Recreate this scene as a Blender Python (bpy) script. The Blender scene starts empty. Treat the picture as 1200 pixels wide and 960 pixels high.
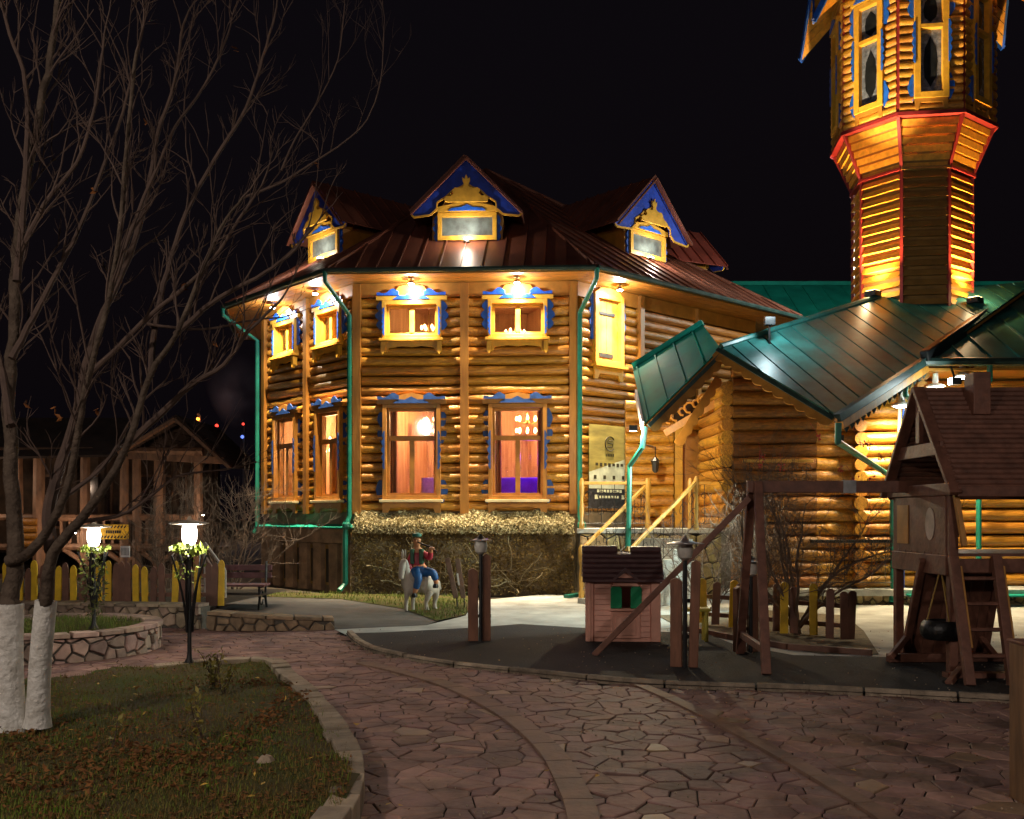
import bpy, bmesh, math, random
from mathutils import Vector, Matrix
R = math.radians
rnd = random.Random(7)
sc = bpy.context.scene
col = sc.collection

# ------------------------------------------------------------------ camera, world, lights, exposure
FPX, HOR = 1150.0, 605.0            # focal length and horizon row in pixels of the 1200x960 photograph
CAMZ = 1.6
cd = bpy.data.cameras.new('camera')
cam = bpy.data.objects.new('camera', cd)
col.objects.link(cam)
cam.location = (0, 0, CAMZ)
cam.rotation_euler = (R(90), 0, 0)
cd.sensor_width = 36.0
cd.lens = 36.0 * FPX / 1200.0
cd.shift_y = (HOR - 480.0) / 1200.0
cd.clip_end = 600
sc.camera = cam

w = bpy.data.worlds.new('World')
sc.world = w
w.use_nodes = True
wb = w.node_tree.nodes['Background']
sky = w.node_tree.nodes.new('ShaderNodeTexSky')
sky.sky_type = 'NISHITA'
sky.sun_disc = False
sky.sun_elevation = R(-4)
sky.sun_rotation = R(200)
addn = w.node_tree.nodes.new('ShaderNodeMix'); addn.data_type = 'RGBA'; addn.blend_type = 'ADD'
addn.inputs['Factor'].default_value = 1.0
mul = w.node_tree.nodes.new('ShaderNodeMix'); mul.data_type = 'RGBA'; mul.blend_type = 'MULTIPLY'
mul.inputs['Factor'].default_value = 1.0
mul.inputs[7].default_value = (0.02, 0.02, 0.02, 1)
w.node_tree.links.new(sky.outputs[0], mul.inputs[6])
w.node_tree.links.new(mul.outputs[2], addn.inputs[6])
addn.inputs[7].default_value = (0.0014, 0.0010, 0.0015, 1)
w.node_tree.links.new(addn.outputs[2], wb.inputs[0])
wb.inputs[1].default_value = 1.0

moon = bpy.data.lights.new('moon', 'SUN')        # the town's night glow: weak and very soft
moon.energy = 0.025
moon.angle = R(40)
moon.color = (1.0, 0.86, 0.74)
mo = bpy.data.objects.new('moon', moon)
mo.rotation_euler = (R(48), 0, R(-28))
col.objects.link(mo)

sc.view_settings.view_transform = 'Standard'
sc.view_settings.look = 'None'
sc.view_settings.exposure = 1.0
sc.view_settings.gamma = 1.0
sc.render.engine = 'CYCLES'
sc.cycles.use_denoising = True
sc.cycles.max_bounces = 6
sc.cycles.transparent_max_bounces = 8
sc.cycles.sample_clamp_indirect = 4.0
sc.cycles.caustics_reflective = False
sc.cycles.caustics_refractive = False

# ------------------------------------------------------------------ pixel helpers
def P(px, py, Y):
    return Vector(((px - 600) / FPX * Y, Y, CAMZ + (HOR - py) / FPX * Y))
def G(px, py, z=0.0):
    Y = (CAMZ - z) * FPX / (py - HOR)
    return Vector(((px - 600) / FPX * Y, Y, z))

# ------------------------------------------------------------------ materials
MATS = {}
def mat(name, c, rough=0.6, var=0.25, scale=6.0, bump=0.0, metal=0.0, rand=0.0, stretch=None,
        c2=None, spec=0.5, coord='Object', hue=0.0, emit=None, es=0.0, bscale=None, detail=5.0, coat=0.0, cracks=False):
    """Procedural principled material: noise blend between two tones, per-object variation, noise bump."""
    if name in MATS:
        return MATS[name]
    m = bpy.data.materials.new(name)
    m.use_nodes = True
    nt = m.node_tree
    b = nt.nodes['Principled BSDF']
    L = nt.links.new
    tc = nt.nodes.new('ShaderNodeTexCoord')
    if coord == 'World':
        ge = nt.nodes.new('ShaderNodeNewGeometry'); src = ge.outputs['Position']
    else:
        src = tc.outputs[coord]
    mp = nt.nodes.new('ShaderNodeMapping')
    mp.inputs['Scale'].default_value = stretch or (1, 1, 1)
    L(src, mp.inputs[0])
    oi = nt.nodes.new('ShaderNodeObjectInfo')
    ad = nt.nodes.new('ShaderNodeVectorMath'); ad.operation = 'ADD'
    ms = nt.nodes.new('ShaderNodeMath'); ms.operation = 'MULTIPLY'; ms.inputs[1].default_value = 37.0
    L(oi.outputs['Random'], ms.inputs[0])
    L(mp.outputs[0], ad.inputs[0])
    if coord == 'Object':
        L(ms.outputs[0], ad.inputs[1])
    n = nt.nodes.new('ShaderNodeTexNoise')
    n.inputs['Scale'].default_value = scale
    n.inputs['Detail'].default_value = detail
    n.inputs['Roughness'].default_value = 0.62
    L(ad.outputs[0], n.inputs['Vector'])
    mx = nt.nodes.new('ShaderNodeMix'); mx.data_type = 'RGBA'
    c = tuple(c)
    d = tuple(c2) if c2 else tuple(max(0, v * (1 - 1.6 * var)) for v in c)
    e = c if c2 else tuple(min(1, v * (1 + var)) for v in c)
    mx.inputs[6].default_value = d + (1,)
    mx.inputs[7].default_value = e + (1,)
    rp = nt.nodes.new('ShaderNodeMapRange')
    rp.inputs[1].default_value = 0.30; rp.inputs[2].default_value = 0.70
    L(n.outputs['Fac'], rp.inputs[0])
    L(rp.outputs[0], mx.inputs['Factor'])
    out = mx.outputs[2]
    if cracks:          # drying cracks and grain streaks that run along the log
        cm = nt.nodes.new('ShaderNodeMapping'); cm.inputs['Scale'].default_value = (1.6, 3.2, 3.2)
        L(tc.outputs['Object'], cm.inputs[0])
        ca = nt.nodes.new('ShaderNodeVectorMath'); ca.operation = 'ADD'
        L(cm.outputs[0], ca.inputs[0]); L(ms.outputs[0], ca.inputs[1])
        cn = nt.nodes.new('ShaderNodeTexNoise'); cn.inputs['Scale'].default_value = 2.6; cn.inputs['Detail'].default_value = 6
        L(ca.outputs[0], cn.inputs['Vector'])
        cr_ = nt.nodes.new('ShaderNodeMapRange'); cr_.inputs[1].default_value = .50; cr_.inputs[2].default_value = .62; cr_.inputs[3].default_value = 1.0; cr_.inputs[4].default_value = .58
        L(cn.outputs['Fac'], cr_.inputs[0])
        cmx = nt.nodes.new('ShaderNodeMix'); cmx.data_type = 'RGBA'; cmx.blend_type = 'MULTIPLY'; cmx.inputs['Factor'].default_value = 1
        L(out, cmx.inputs[6]); L(cr_.outputs[0], cmx.inputs[7]); out = cmx.outputs[2]
    if rand > 0:
        hs = nt.nodes.new('ShaderNodeHueSaturation')
        mr = nt.nodes.new('ShaderNodeMapRange')
        mr.inputs[3].default_value = 1 - rand; mr.inputs[4].default_value = 1 + rand
        L(oi.outputs['Random'], mr.inputs[0])
        L(mr.outputs[0], hs.inputs['Value'])
        if hue:
            wn = nt.nodes.new('ShaderNodeTexWhiteNoise'); wn.noise_dimensions = '1D'
            L(ms.outputs[0], wn.inputs['W'])
            mh = nt.nodes.new('ShaderNodeMapRange')
            mh.inputs[3].default_value = 0.5 - hue; mh.inputs[4].default_value = 0.5 + hue
            L(wn.outputs['Value'], mh.inputs[0]); L(mh.outputs[0], hs.inputs['Hue'])
        L(out, hs.inputs['Color']); out = hs.outputs[0]
    L(out, b.inputs['Base Color'])
    b.inputs['Roughness'].default_value = rough
    rr = nt.nodes.new('ShaderNodeMapRange')
    rr.inputs[3].default_value = max(0.05, rough - 0.12); rr.inputs[4].default_value = min(1, rough + 0.12)
    L(n.outputs['Fac'], rr.inputs[0]); L(rr.outputs[0], b.inputs['Roughness'])
    b.inputs['Metallic'].default_value = metal
    b.inputs['Specular IOR Level'].default_value = spec
    b.inputs['Coat Weight'].default_value = coat
    if bump > 0:
        bn = nt.nodes.new('ShaderNodeTexNoise')
        bn.inputs['Scale'].default_value = bscale or scale * 2.2
        bn.inputs['Detail'].default_value = 4
        L(ad.outputs[0], bn.inputs['Vector'])
        bp = nt.nodes.new('ShaderNodeBump')
        bp.inputs['Strength'].default_value = bump
        bp.inputs['Distance'].default_value = 0.02
        L(bn.outputs['Fac'], bp.inputs['Height'])
        L(bp.outputs[0], b.inputs['Normal'])
    if emit:
        b.inputs['Emission Color'].default_value = tuple(emit) + (1,)
        b.inputs['Emission Strength'].default_value = es
    MATS[name] = m
    return m

def glass(name, tint=(1, 1, 1), rough=0.03, t=0.12):
    if name in MATS:
        return MATS[name]
    m = bpy.data.materials.new(name); m.use_nodes = True
    nt = m.node_tree; nt.nodes.clear()
    o = nt.nodes.new('ShaderNodeOutputMaterial')
    tr = nt.nodes.new('ShaderNodeBsdfTransparent'); tr.inputs[0].default_value = tuple(tint) + (1,)
    gl = nt.nodes.new('ShaderNodeBsdfGlossy'); gl.inputs['Roughness'].default_value = rough
    mx = nt.nodes.new('ShaderNodeMixShader'); mx.inputs[0].default_value = t
    nt.links.new(tr.outputs[0], mx.inputs[1]); nt.links.new(gl.outputs[0], mx.inputs[2])
    nt.links.new(mx.outputs[0], o.inputs[0])
    MATS[name] = m
    return m

def emis(name, c, s):
    if name in MATS:
        return MATS[name]
    m = bpy.data.materials.new(name); m.use_nodes = True
    b = m.node_tree.nodes['Principled BSDF']
    b.inputs['Base Color'].default_value = tuple(c) + (1,)
    b.inputs['Emission Color'].default_value = tuple(c) + (1,)
    b.inputs['Emission Strength'].default_value = s
    MATS[name] = m
    return m

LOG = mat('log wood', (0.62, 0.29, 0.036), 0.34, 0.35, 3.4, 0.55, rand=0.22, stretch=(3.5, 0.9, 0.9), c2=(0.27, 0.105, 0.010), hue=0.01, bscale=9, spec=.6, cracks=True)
LOGD = mat('brown and shaded log', (0.42, 0.175, 0.026), 0.42, 0.35, 3.4, 0.5, rand=0.25, stretch=(3.5, .9, .9), c2=(0.13, 0.05, 0.008), hue=0.01, bscale=9, cracks=True)  # darker log copy; the shade of dim walls is put into its colour
LOGW = mat('wing log wood', (0.70, 0.33, 0.036), 0.36, 0.3, 3.4, 0.5, rand=0.18, stretch=(3.5, .9, .9), c2=(0.34, 0.135, 0.012), hue=0.01, bscale=9, spec=.6, cracks=True)
CHINK = mat('dark chinking', (0.035, 0.016, 0.005), 0.9, 0.3, 8)
POST = mat('post wood', (0.40, 0.17, 0.022), 0.5, 0.3, 2.5, 0.3, stretch=(3, 3, 0.6), c2=(0.20, 0.08, 0.011), rand=0.1)
FRAME = mat('yellow window wood', (0.62, 0.33, 0.035), 0.42, 0.15, 4, 0.1, stretch=(2, 2, 2), rand=0.06)
FRAMED = mat('amber window wood', (0.36, 0.155, 0.022), 0.45, 0.2, 4, 0.12, rand=0.08)
BLUE = mat('blue paint', (0.012, 0.10, 0.55), 0.45, 0.25, 9, 0.15)
BLUED = mat('deep blue paint', (0.008, 0.045, 0.42), 0.5, 0.25, 7, 0.1)
ORANGE = mat('orange soffit boards', (0.46, 0.19, 0.024), 0.5, 0.25, 2.5, 0.15, stretch=(1, 6, 1), rand=0.1)
ROOFR = mat('red brown roof metal', (0.19, 0.062, 0.038), 0.46, 0.22, 1.6, 0.06, metal=0.25, rand=0.10)
ROOFRD = mat('red roof metal', (0.24, 0.05, 0.035), 0.38, 0.2, 1.6, 0.06, metal=0.2, rand=0.1)
ROOFG = mat('teal roof metal', (0.010, 0.27, 0.20), 0.6, 0.22, 1.4, 0.03, metal=0.0, rand=0.09, spec=.15)
ROOFK = mat('dark green roof metal', (0.028, 0.15, 0.135), 0.40, 0.35, 2.0, 0.05, metal=0.0, rand=0.14, spec=.38)
PIPE = mat('green pipe paint', (0.010, 0.17, 0.12), 0.35, 0.2, 6, 0.05)
GUTTER = mat('dark gutter metal', (0.02, 0.045, 0.04), 0.4, 0.3, 6)
REDTRIM = mat('red trim paint', (0.20, 0.014, 0.018), 0.5, 0.2, 6)
BLACK = mat('black iron', (0.012, 0.012, 0.013), 0.45, 0.3, 12, 0.1)
WHITE = mat('white enamel', (0.75, 0.74, 0.70), 0.5, 0.1, 8)
BULB = emis('lit bulb', (1.0, 0.93, 0.80), 40)
BULBW = emis('lit warm bulb', (1.0, 0.62, 0.25), 9)
GLASS = glass('window glass')
GLASSD = glass('dark window glass', (0.75, 0.75, 0.8), 0.08, 0.25)
STONE = mat('wall stone', (0.33, 0.25, 0.18), 0.8, 0.35, 5, 0.5, rand=0.3, hue=0.02, bscale=14)
STONEY = mat('ochre wall stone', (0.36, 0.27, 0.13), 0.8, 0.35, 5, 0.5, rand=0.3, hue=0.02, bscale=14)
MORTAR = mat('mortar', (0.10, 0.085, 0.07), 0.95, 0.3, 12, 0.4)
CONC = mat('pale concrete', (0.42, 0.43, 0.41), 0.85, 0.25, 1.8, 0.25, coord='World', bscale=30, detail=8)

# ------------------------------------------------------------------ mesh builder
class Frame:
    """A wall-like frame: a along u, b up, c out along n."""
    def __init__(s, o, u, n, up=Vector((0, 0, 1))):
        s.o = Vector(o); s.u = Vector(u).normalized(); s.n = Vector(n).normalized(); s.up = Vector(up)
    def p(s, a, b, c=0.0):
        return s.o + s.u * a + s.up * b + s.n * c
WORLD = Frame((0, 0, 0), (1, 0, 0), (0, -1, 0))

class MB:
    def __init__(s):
        s.v = []; s.f = []
    def add(s, vs, fs):
        k = len(s.v)
        s.v.extend([tuple(v) for v in vs]); s.f.extend([tuple(i + k for i in f) for f in fs])
    def hexa(s, q):     # 8 points: bottom 4 then top 4, same winding
        s.add(q, [(3, 2, 1, 0), (4, 5, 6, 7), (0, 1, 5, 4), (1, 2, 6, 5), (2, 3, 7, 6), (3, 0, 4, 7)])
    def box(s, x0, x1, y0, y1, z0, z1):
        s.hexa([(x0, y0, z0), (x1, y0, z0), (x1, y1, z0), (x0, y1, z0), (x0, y0, z1), (x1, y0, z1), (x1, y1, z1), (x0, y1, z1)])
    def fbox(s, F, a0, a1, b0, b1, c0, c1):
        s.hexa([F.p(a0, b0, c1), F.p(a1, b0, c1), F.p(a1, b0, c0), F.p(a0, b0, c0), F.p(a0, b1, c1), F.p(a1, b1, c1), F.p(a1, b1, c0), F.p(a0, b1, c0)])
    def prism(s, F, poly, c0, c1):     # polygon in (a,b), counter-clockwise, thickness c0..c1
        n = len(poly)
        vs = [F.p(a, b, c1) for a, b in poly] + [F.p(a, b, c0) for a, b in poly]
        fs = [tuple(range(n)), tuple(range(2 * n - 1, n - 1, -1))]
        fs += [(i, n + i, n + (i + 1) % n, (i + 1) % n) for i in range(n)]
        s.add(vs, fs)
    def slab(s, poly, th, nrm):        # 3D polygon thickened along nrm
        n = len(poly); nrm = Vector(nrm)
        vs = [Vector(p) + nrm * th for p in poly] + [Vector(p) for p in poly]
        s.add(vs, [tuple(range(n)), tuple(range(2 * n - 1, n - 1, -1))] + [(i, n + i, n + (i + 1) % n, (i + 1) % n) for i in range(n)])
    def tube(s, pts, rad, n=8, cap=True):
        pts = [Vector(p) for p in pts]
        if not isinstance(rad, (list, tuple)):
            rad = [rad] * len(pts)
        k = len(s.v); ref = None
        for i, p in enumerate(pts):
            d = (pts[min(i + 1, len(pts) - 1)] - pts[max(i - 1, 0)])
            if d.length < 1e-9: d = Vector((0, 0, 1))
            d.normalize()
            if ref is None:
                ref = Vector((1, 0, 0)) if abs(d.x) < 0.8 else Vector((0, 0, 1))
            a = (ref - d * ref.dot(d)).normalized(); b = d.cross(a); ref = a
            for j in range(n):
                t = 2 * math.pi * j / n
                s.v.append(tuple(p + (a * math.cos(t) + b * math.sin(t)) * rad[i]))
        for i in range(len(pts) - 1):
            for j in range(n):
                s.f.append((k + i * n + j, k + i * n + (j + 1) % n, k + (i + 1) * n + (j + 1) % n, k + (i + 1) * n + j))
        if cap:
            s.f.append(tuple(k + j for j in reversed(range(n))))
            s.f.append(tuple(k + (len(pts) - 1) * n + j for j in range(n)))
    def bar(s, p0, p1, w, h, up=(0, 0, 1)):
        p0 = Vector(p0); p1 = Vector(p1); d = (p1 - p0).normalized(); up = Vector(up)
        if abs(d.dot(up)) > 0.97: up = Vector((0, 1, 0))
        a = d.cross(up).normalized() * w / 2; b = a.cross(d).normalized() * h / 2
        s.hexa([p0 - a - b, p0 + a - b, p0 + a + b, p0 - a + b, p1 - a - b, p1 + a - b, p1 + a + b, p1 - a + b])
    def lathe(s, c, prof, n=14, sx=1, sy=1):
        c = Vector(c); k = len(s.v)
        for r, z in prof:
            for j in range(n):
                t = 2 * math.pi * j / n
                s.v.append((c.x + r * sx * math.cos(t), c.y + r * sy * math.sin(t), c.z + z))
        for i in range(len(prof) - 1):
            for j in range(n):
                s.f.append((k + i * n + j, k + i * n + (j + 1) % n, k + (i + 1) * n + (j + 1) % n, k + (i + 1) * n + j))
        s.f.append(tuple(k + j for j in reversed(range(n))))
        s.f.append(tuple(k + (len(prof) - 1) * n + j for j in range(n)))
    def mesh(s, name, m=None, smooth=False):
        me = bpy.data.meshes.new(name)
        me.from_pydata(s.v, [], s.f)
        if m: me.materials.append(m)
        if smooth:
            me.polygons.foreach_set('use_smooth', [True] * len(me.polygons))
            try: me.set_sharp_from_angle(angle=R(40))
            except Exception: pass
        me.update()
        return me
    def build(s, name, m, parent=None, smooth=False, bevel=0.0):
        o = bpy.data.objects.new(name, s.mesh(name, m, smooth))
        col.objects.link(o)
        if bevel:
            bv = o.modifiers.new('bevel', 'BEVEL'); bv.width = bevel; bv.segments = 2; bv.limit_method = 'ANGLE'
        if parent: attach(o, parent)
        return o

def world_of(o):
    m = o.matrix_basis.copy()
    while o.parent:
        m = o.parent.matrix_basis @ o.matrix_parent_inverse @ m; o = o.parent
    return m
def attach(o, parent):
    """Parent o keeping the world place it was built at."""
    o.parent = parent
    o.matrix_parent_inverse = world_of(parent).inverted()
def place(name, me, parent, M):
    o = bpy.data.objects.new(name, me); col.objects.link(o)
    o.matrix_basis = M
    if parent: attach(o, parent)
    return o
def tag(o, label=None, cat=None, group=None, kind=None):
    if label: o['label'] = label
    if cat: o['category'] = cat
    if group: o['group'] = group
    if kind: o['kind'] = kind
    return o
def thing(name, label, cat, loc=(0, 0, 0), group=None, rz=0.0):
    o = bpy.data.objects.new(name, None); col.objects.link(o)
    o.empty_display_size = 0.2
    o.location = loc; o.rotation_euler.z = rz
    return tag(o, label, cat, group)
def struct(o):
    o['kind'] = 'structure'
    return o
def light(name, kind, loc, energy, color=(1, .85, .65), size=0.05, aim=None, cone=90, blend=0.5, parent=None):
    l = bpy.data.lights.new(name, kind)
    l.energy = energy; l.color = color
    l.shadow_soft_size = size
    if kind == 'SPOT':
        l.spot_size = R(cone); l.spot_blend = blend
    o = bpy.data.objects.new(name, l); col.objects.link(o)
    o.location = loc
    if aim is not None:
        o.rotation_euler = (Vector(aim) - Vector(loc)).to_track_quat('-Z', 'Y').to_euler()
    if parent: attach(o, parent)
    return o

# ------------------------------------------------------------------ polygon tools
def clip_half(poly, nx, ny, d):       # keep nx*x+ny*y <= d
    out = []
    for i in range(len(poly)):
        a = poly[i]; b = poly[(i + 1) % len(poly)]
        da = nx * a[0] + ny * a[1] - d; db = nx * b[0] + ny * b[1] - d
        if da <= 0: out.append(a)
        if (da < 0 < db) or (db < 0 < da):
            t = da / (da - db); out.append((a[0] + (b[0] - a[0]) * t, a[1] + (b[1] - a[1]) * t))
    return out
def area(poly):
    return 0.5 * sum(poly[i][0] * poly[(i + 1) % len(poly)][1] - poly[(i + 1) % len(poly)][0] * poly[i][1] for i in range(len(poly)))
def inside(p, poly):
    x, y = p; c = False
    for i in range(len(poly)):
        x1, y1 = poly[i][:2]; x2, y2 = poly[(i + 1) % len(poly)][:2]
        if (y1 > y) != (y2 > y) and x < (x2 - x1) * (y - y1) / (y2 - y1) + x1: c = not c
    return c
def voronoi(pts, bounds, gap, wt=0.0):
    """Cells of a point set by clipping; gap is half the joint width; sx stretches cells along x."""
    x0, x1, y0, y1 = bounds; cells = []
    n = len(pts); vr = random.Random(91); W = [vr.uniform(0, wt) for _ in pts]
    cs = math.sqrt((x1 - x0) * (y1 - y0) / max(1, n)) * 1.6
    grid = {}
    for i, (x, y) in enumerate(pts):
        grid.setdefault((int(x / cs), int(y / cs)), []).append(i)
    for i, (x, y) in enumerate(pts):
        gx, gy = int(x / cs), int(y / cs)
        nb = [j for a in range(-2, 3) for b in range(-2, 3) for j in grid.get((gx + a, gy + b), []) if j != i]
        poly = [(x0, y0), (x1, y0), (x1, y1), (x0, y1)]
        nb.sort(key=lambda j: (pts[j][0] - x) ** 2 + (pts[j][1] - y) ** 2)
        for j in nb[:26]:
            dx, dy = pts[j][0] - x, pts[j][1] - y
            l = math.hypot(dx, dy)
            if l < 1e-6: continue
            nx, ny = dx / l, dy / l
            poly = clip_half(poly, nx, ny, nx * x + ny * y + l / 2 + (W[i] - W[j]) / (2 * l) - gap)
            if len(poly) < 3: break
        cells.append(poly if len(poly) >= 3 else None)
    return cells
def jitter_pts(x0, x1, y0, y1, s, j=0.38, r=rnd):
    pts = []; row = 0; y = y0
    while y < y1 + s:
        x = x0 + (s / 2 if row % 2 else 0)
        while x < x1 + s:
            pts.append((x + r.uniform(-j, j) * s, y + r.uniform(-j, j) * s)); x += s
        y += s * 0.9; row += 1
    return pts

# ------------------------------------------------------------------ shared pieces
def log_mesh(seed, m):
    r = random.Random(seed); b = MB(); N = 12; K = 7
    ph = [r.uniform(0, 6.28) for _ in range(3)]
    for i in range(K + 1):
        t = i / K
        rr = 1 + 0.045 * math.sin(ph[0] + t * 5) + r.uniform(-.03, .03)
        dz = 0.06 * math.sin(ph[1] + t * 4); dy = 0.05 * math.sin(ph[2] + t * 6)
        for j in range(N):
            a = 2 * math.pi * j / N
            q = rr * (1 + r.uniform(-.015, .015))
            b.v.append((t, dy + q * math.cos(a), dz + q * math.sin(a)))
    for i in range(K):
        for j in range(N):
            b.f.append((i * N + j, i * N + (j + 1) % N, (i + 1) * N + (j + 1) % N, (i + 1) * N + j))
    b.f.append(tuple(reversed(range(N)))); b.f.append(tuple(K * N + j for j in range(N)))
    return b.mesh('log', m, True)
def plain_log(m):
    b = MB(); b.tube([(0, 0, 0), (.5, 0, 0), (1, 0, 0)], 1.0, 14); return b.mesh('short log', m, True)
SHORT = {m.name: plain_log(m) for m in (LOG, LOGD, LOGW)}
LOGS = {m.name: [log_mesh(11 + i, m) for i in range(5)] for m in (LOG, LOGD, LOGW)}

def put_log(parent, p0, p1, r, m, name='log'):
    p0 = Vector(p0); p1 = Vector(p1); d = p1 - p0; L = d.length
    if L < 0.04: return
    x = d / L; z = Vector((0, 0, 1)); y = z.cross(x)
    if y.length < 1e-4: y = Vector((0, 1, 0))
    y.normalize(); z = x.cross(y)
    rot = Matrix((x, y, z)).transposed().to_4x4()
    flip = rnd.random() < .5
    S = Matrix.Diagonal((L, r, r, 1))
    M = Matrix.Translation(p0) @ rot @ S
    if flip:
        M = Matrix.Translation(p1) @ rot @ Matrix.Rotation(math.pi, 4, 'Z') @ S
    return place(name, SHORT[m.name] if L < .7 else rnd.choice(LOGS[m.name]), parent, M)

def minus(u0, u1, cuts):
    segs = [(u0, u1)]
    for a, b in cuts:
        ns = []
        for s, e in segs:
            if b <= s or a >= e: ns.append((s, e)); continue
            if a > s: ns.append((s, a))
            if b < e: ns.append((b, e))
        segs = ns
    return [x for x in segs if x[1] - x[0] > 0.05]

def log_wall(parent, F, u0, u1, z0, z1, pitch, r, m, holes=(), posts=(), backing=True, over=0.0):
    """Rows of round logs in frame F, broken at openings and posts, over a dark backing wall."""
    n = max(1, round((z1 - z0) / pitch)); pitch = (z1 - z0) / n
    for i in range(n):
        z = z0 + (i + .5) * pitch
        cuts = [(a, b) for a, b, c, d in holes if c - pitch * .3 < z < d + pitch * .3]
        cuts += [(p - w / 2 + .02, p + w / 2 - .02) for p, w in posts]
        for a, b in minus(u0 - over, u1 + over, cuts):
            rr = r * rnd.uniform(.88, 1.09)
            put_log(parent, F.p(a, z + rnd.uniform(-.008, .008), 0), F.p(b, z + rnd.uniform(-.008, .008), 0), rr, m)
    if backing:
        us = sorted({u0, u1} | {h[0] for h in holes} | {h[1] for h in holes})
        zs = sorted({z0, z1} | {h[2] for h in holes} | {h[3] for h in holes})
        b = MB()
        for i in range(len(us) - 1):
            for j in range(len(zs) - 1):
                cu, cz = (us[i] + us[i + 1]) / 2, (zs[j] + zs[j + 1]) / 2
                if cu < u0 or cu > u1 or cz < z0 or cz > z1: continue
                if any(h[0] < cu < h[1] and h[2] < cz < h[3] for h in holes): continue
                b.fbox(F, us[i], us[i + 1], zs[j], zs[j + 1], -.13, -.065)
        b.build('wall', CHINK, parent)

def panels(parent, poly, fall, width, m, seam=0.035, th=0.02, name='roof_panel', start=0.0, gap=0.0):
    """Standing-seam panels on a planar convex 3D polygon; fall is the direction the seams run."""
    poly = [Vector(p) for p in poly]
    n = (poly[1] - poly[0]).cross(poly[2] - poly[0])
    if n.z < 0: n = -n
    n.normalize()
    f = Vector(fall); f = (f - n * f.dot(n)).normalized(); a = f.cross(n).normalized()
    o = poly[0]
    q = [((p - o).dot(a), (p - o).dot(f)) for p in poly]
    if area(q) < 0: q = q[::-1]
    x = min(p[0] for p in q) - start; x1 = max(p[0] for p in q)
    while x < x1:
        c = clip_half(clip_half(q, 1, 0, x + width - gap), -1, 0, -x)
        if len(c) >= 3 and abs(area(c)) > 0.004:
            b = MB()
            off = n * rnd.uniform(0, .004)
            b.slab([o + a * u + f * v + off for u, v in c][::-1] if a.cross(f).dot(n) < 0 else [o + a * u + f * v + off for u, v in c], th, n)
            e = [p for p in c if abs(p[0] - x) < 1e-4]
            if len(e) >= 2 and seam:
                v0 = min(p[1] for p in e); v1 = max(p[1] for p in e)
                if v1 - v0 > .05:
                    b.bar(o + a * x + f * v0 + n * (th + seam / 2), o + a * x + f * v1 + n * (th + seam / 2), .022, seam, n)
            b.build(name, m, parent)
        x += width

def stones(parent, fmap, s0, s1, h0, h1, size, m, depth=0.05, gap=0.012, name='stone', limit=10**9, mortar=True):
    """Irregular stones over an (s,h) strip mapped by fmap(s,h,c) into the world."""
    pts = jitter_pts(s0, s1, h0, h1, size)
    k = 0
    for c in voronoi(pts, (s0, s1, h0, h1), gap):
        if not c or abs(area(c)) < size * size * .05: continue
        cx = sum(p[0] for p in c) / len(c); cy = sum(p[1] for p in c) / len(c)
        out = depth * rnd.uniform(.5, 1.1); b = MB(); n = len(c)
        inn = [(cx + (p[0] - cx) * .86, cy + (p[1] - cy) * .86) for p in c]
        tl = rnd.uniform(-.01, .01)
        vs = [fmap(p[0], p[1], 0) for p in c] + [fmap(p[0], p[1], out * .7) for p in c] + [fmap(p[0], p[1], out + tl * (p[0] - cx) / size) for p in inn]
        fs = [tuple(2 * n + i for i in range(n))]
        for i in range(n):
            j = (i + 1) % n
            fs += [(i, j, n + j, n + i), (n + i, n + j, 2 * n + j, 2 * n + i)]
        b.add(vs, fs)
        b.build(name, m, parent); k += 1
# ================================================================== GROUND
def sheet(name, poly, m, z=None, th=0.0):
    b = MB()
    b.v = [(p[0], p[1], p[2] if z is None else z) for p in poly]
    b.f = [tuple(range(len(poly)))]
    o = b.build(name, m)
    if o.data.polygons[0].normal.z < 0: o.data.flip_normals()
    return struct(o)
def smooth_curve(pts, n=6):
    """Catmull-Rom through 3D points."""
    pts = [Vector(p) for p in pts]; out = []
    for i in range(len(pts) - 1):
        p0 = pts[max(i - 1, 0)]; p1 = pts[i]; p2 = pts[i + 1]; p3 = pts[min(i + 2, len(pts) - 1)]
        for k in range(n):
            t = k / n
            out.append(0.5 * ((2 * p1) + (p2 - p0) * t + (2 * p0 - 5 * p1 + 4 * p2 - p3) * t * t + (3 * p1 - p0 - 3 * p2 + p3) * t ** 3))
    out.append(pts[-1]); return out
def path_map(pts, up=True):
    """(s,h,c) -> world along a ground polyline; c is out to the right of travel."""
    pts = [Vector((p[0], p[1], 0)) for p in pts]
    acc = [0]
    for i in range(len(pts) - 1): acc.append(acc[-1] + (pts[i + 1] - pts[i]).length)
    def f(s, h, c):
        i = 0
        while i < len(pts) - 2 and s > acc[i + 1]: i += 1
        d = (pts[i + 1] - pts[i]); l = d.length or 1e-6; d /= l
        n = Vector((d.y, -d.x, 0))
        return pts[i] + d * (s - acc[i]) + n * c + Vector((0, 0, h))
    return f, acc[-1]

SOIL = mat('night soil', (0.06, 0.05, 0.038), 0.95, 0.4, 1.5, 0.5, coord='World', bscale=12, spec=.15)
ground = sheet('ground', [(-200, -60, 0), (200, -60, 0), (200, 320, 0), (-200, 320, 0)], SOIL, -0.05)

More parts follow.
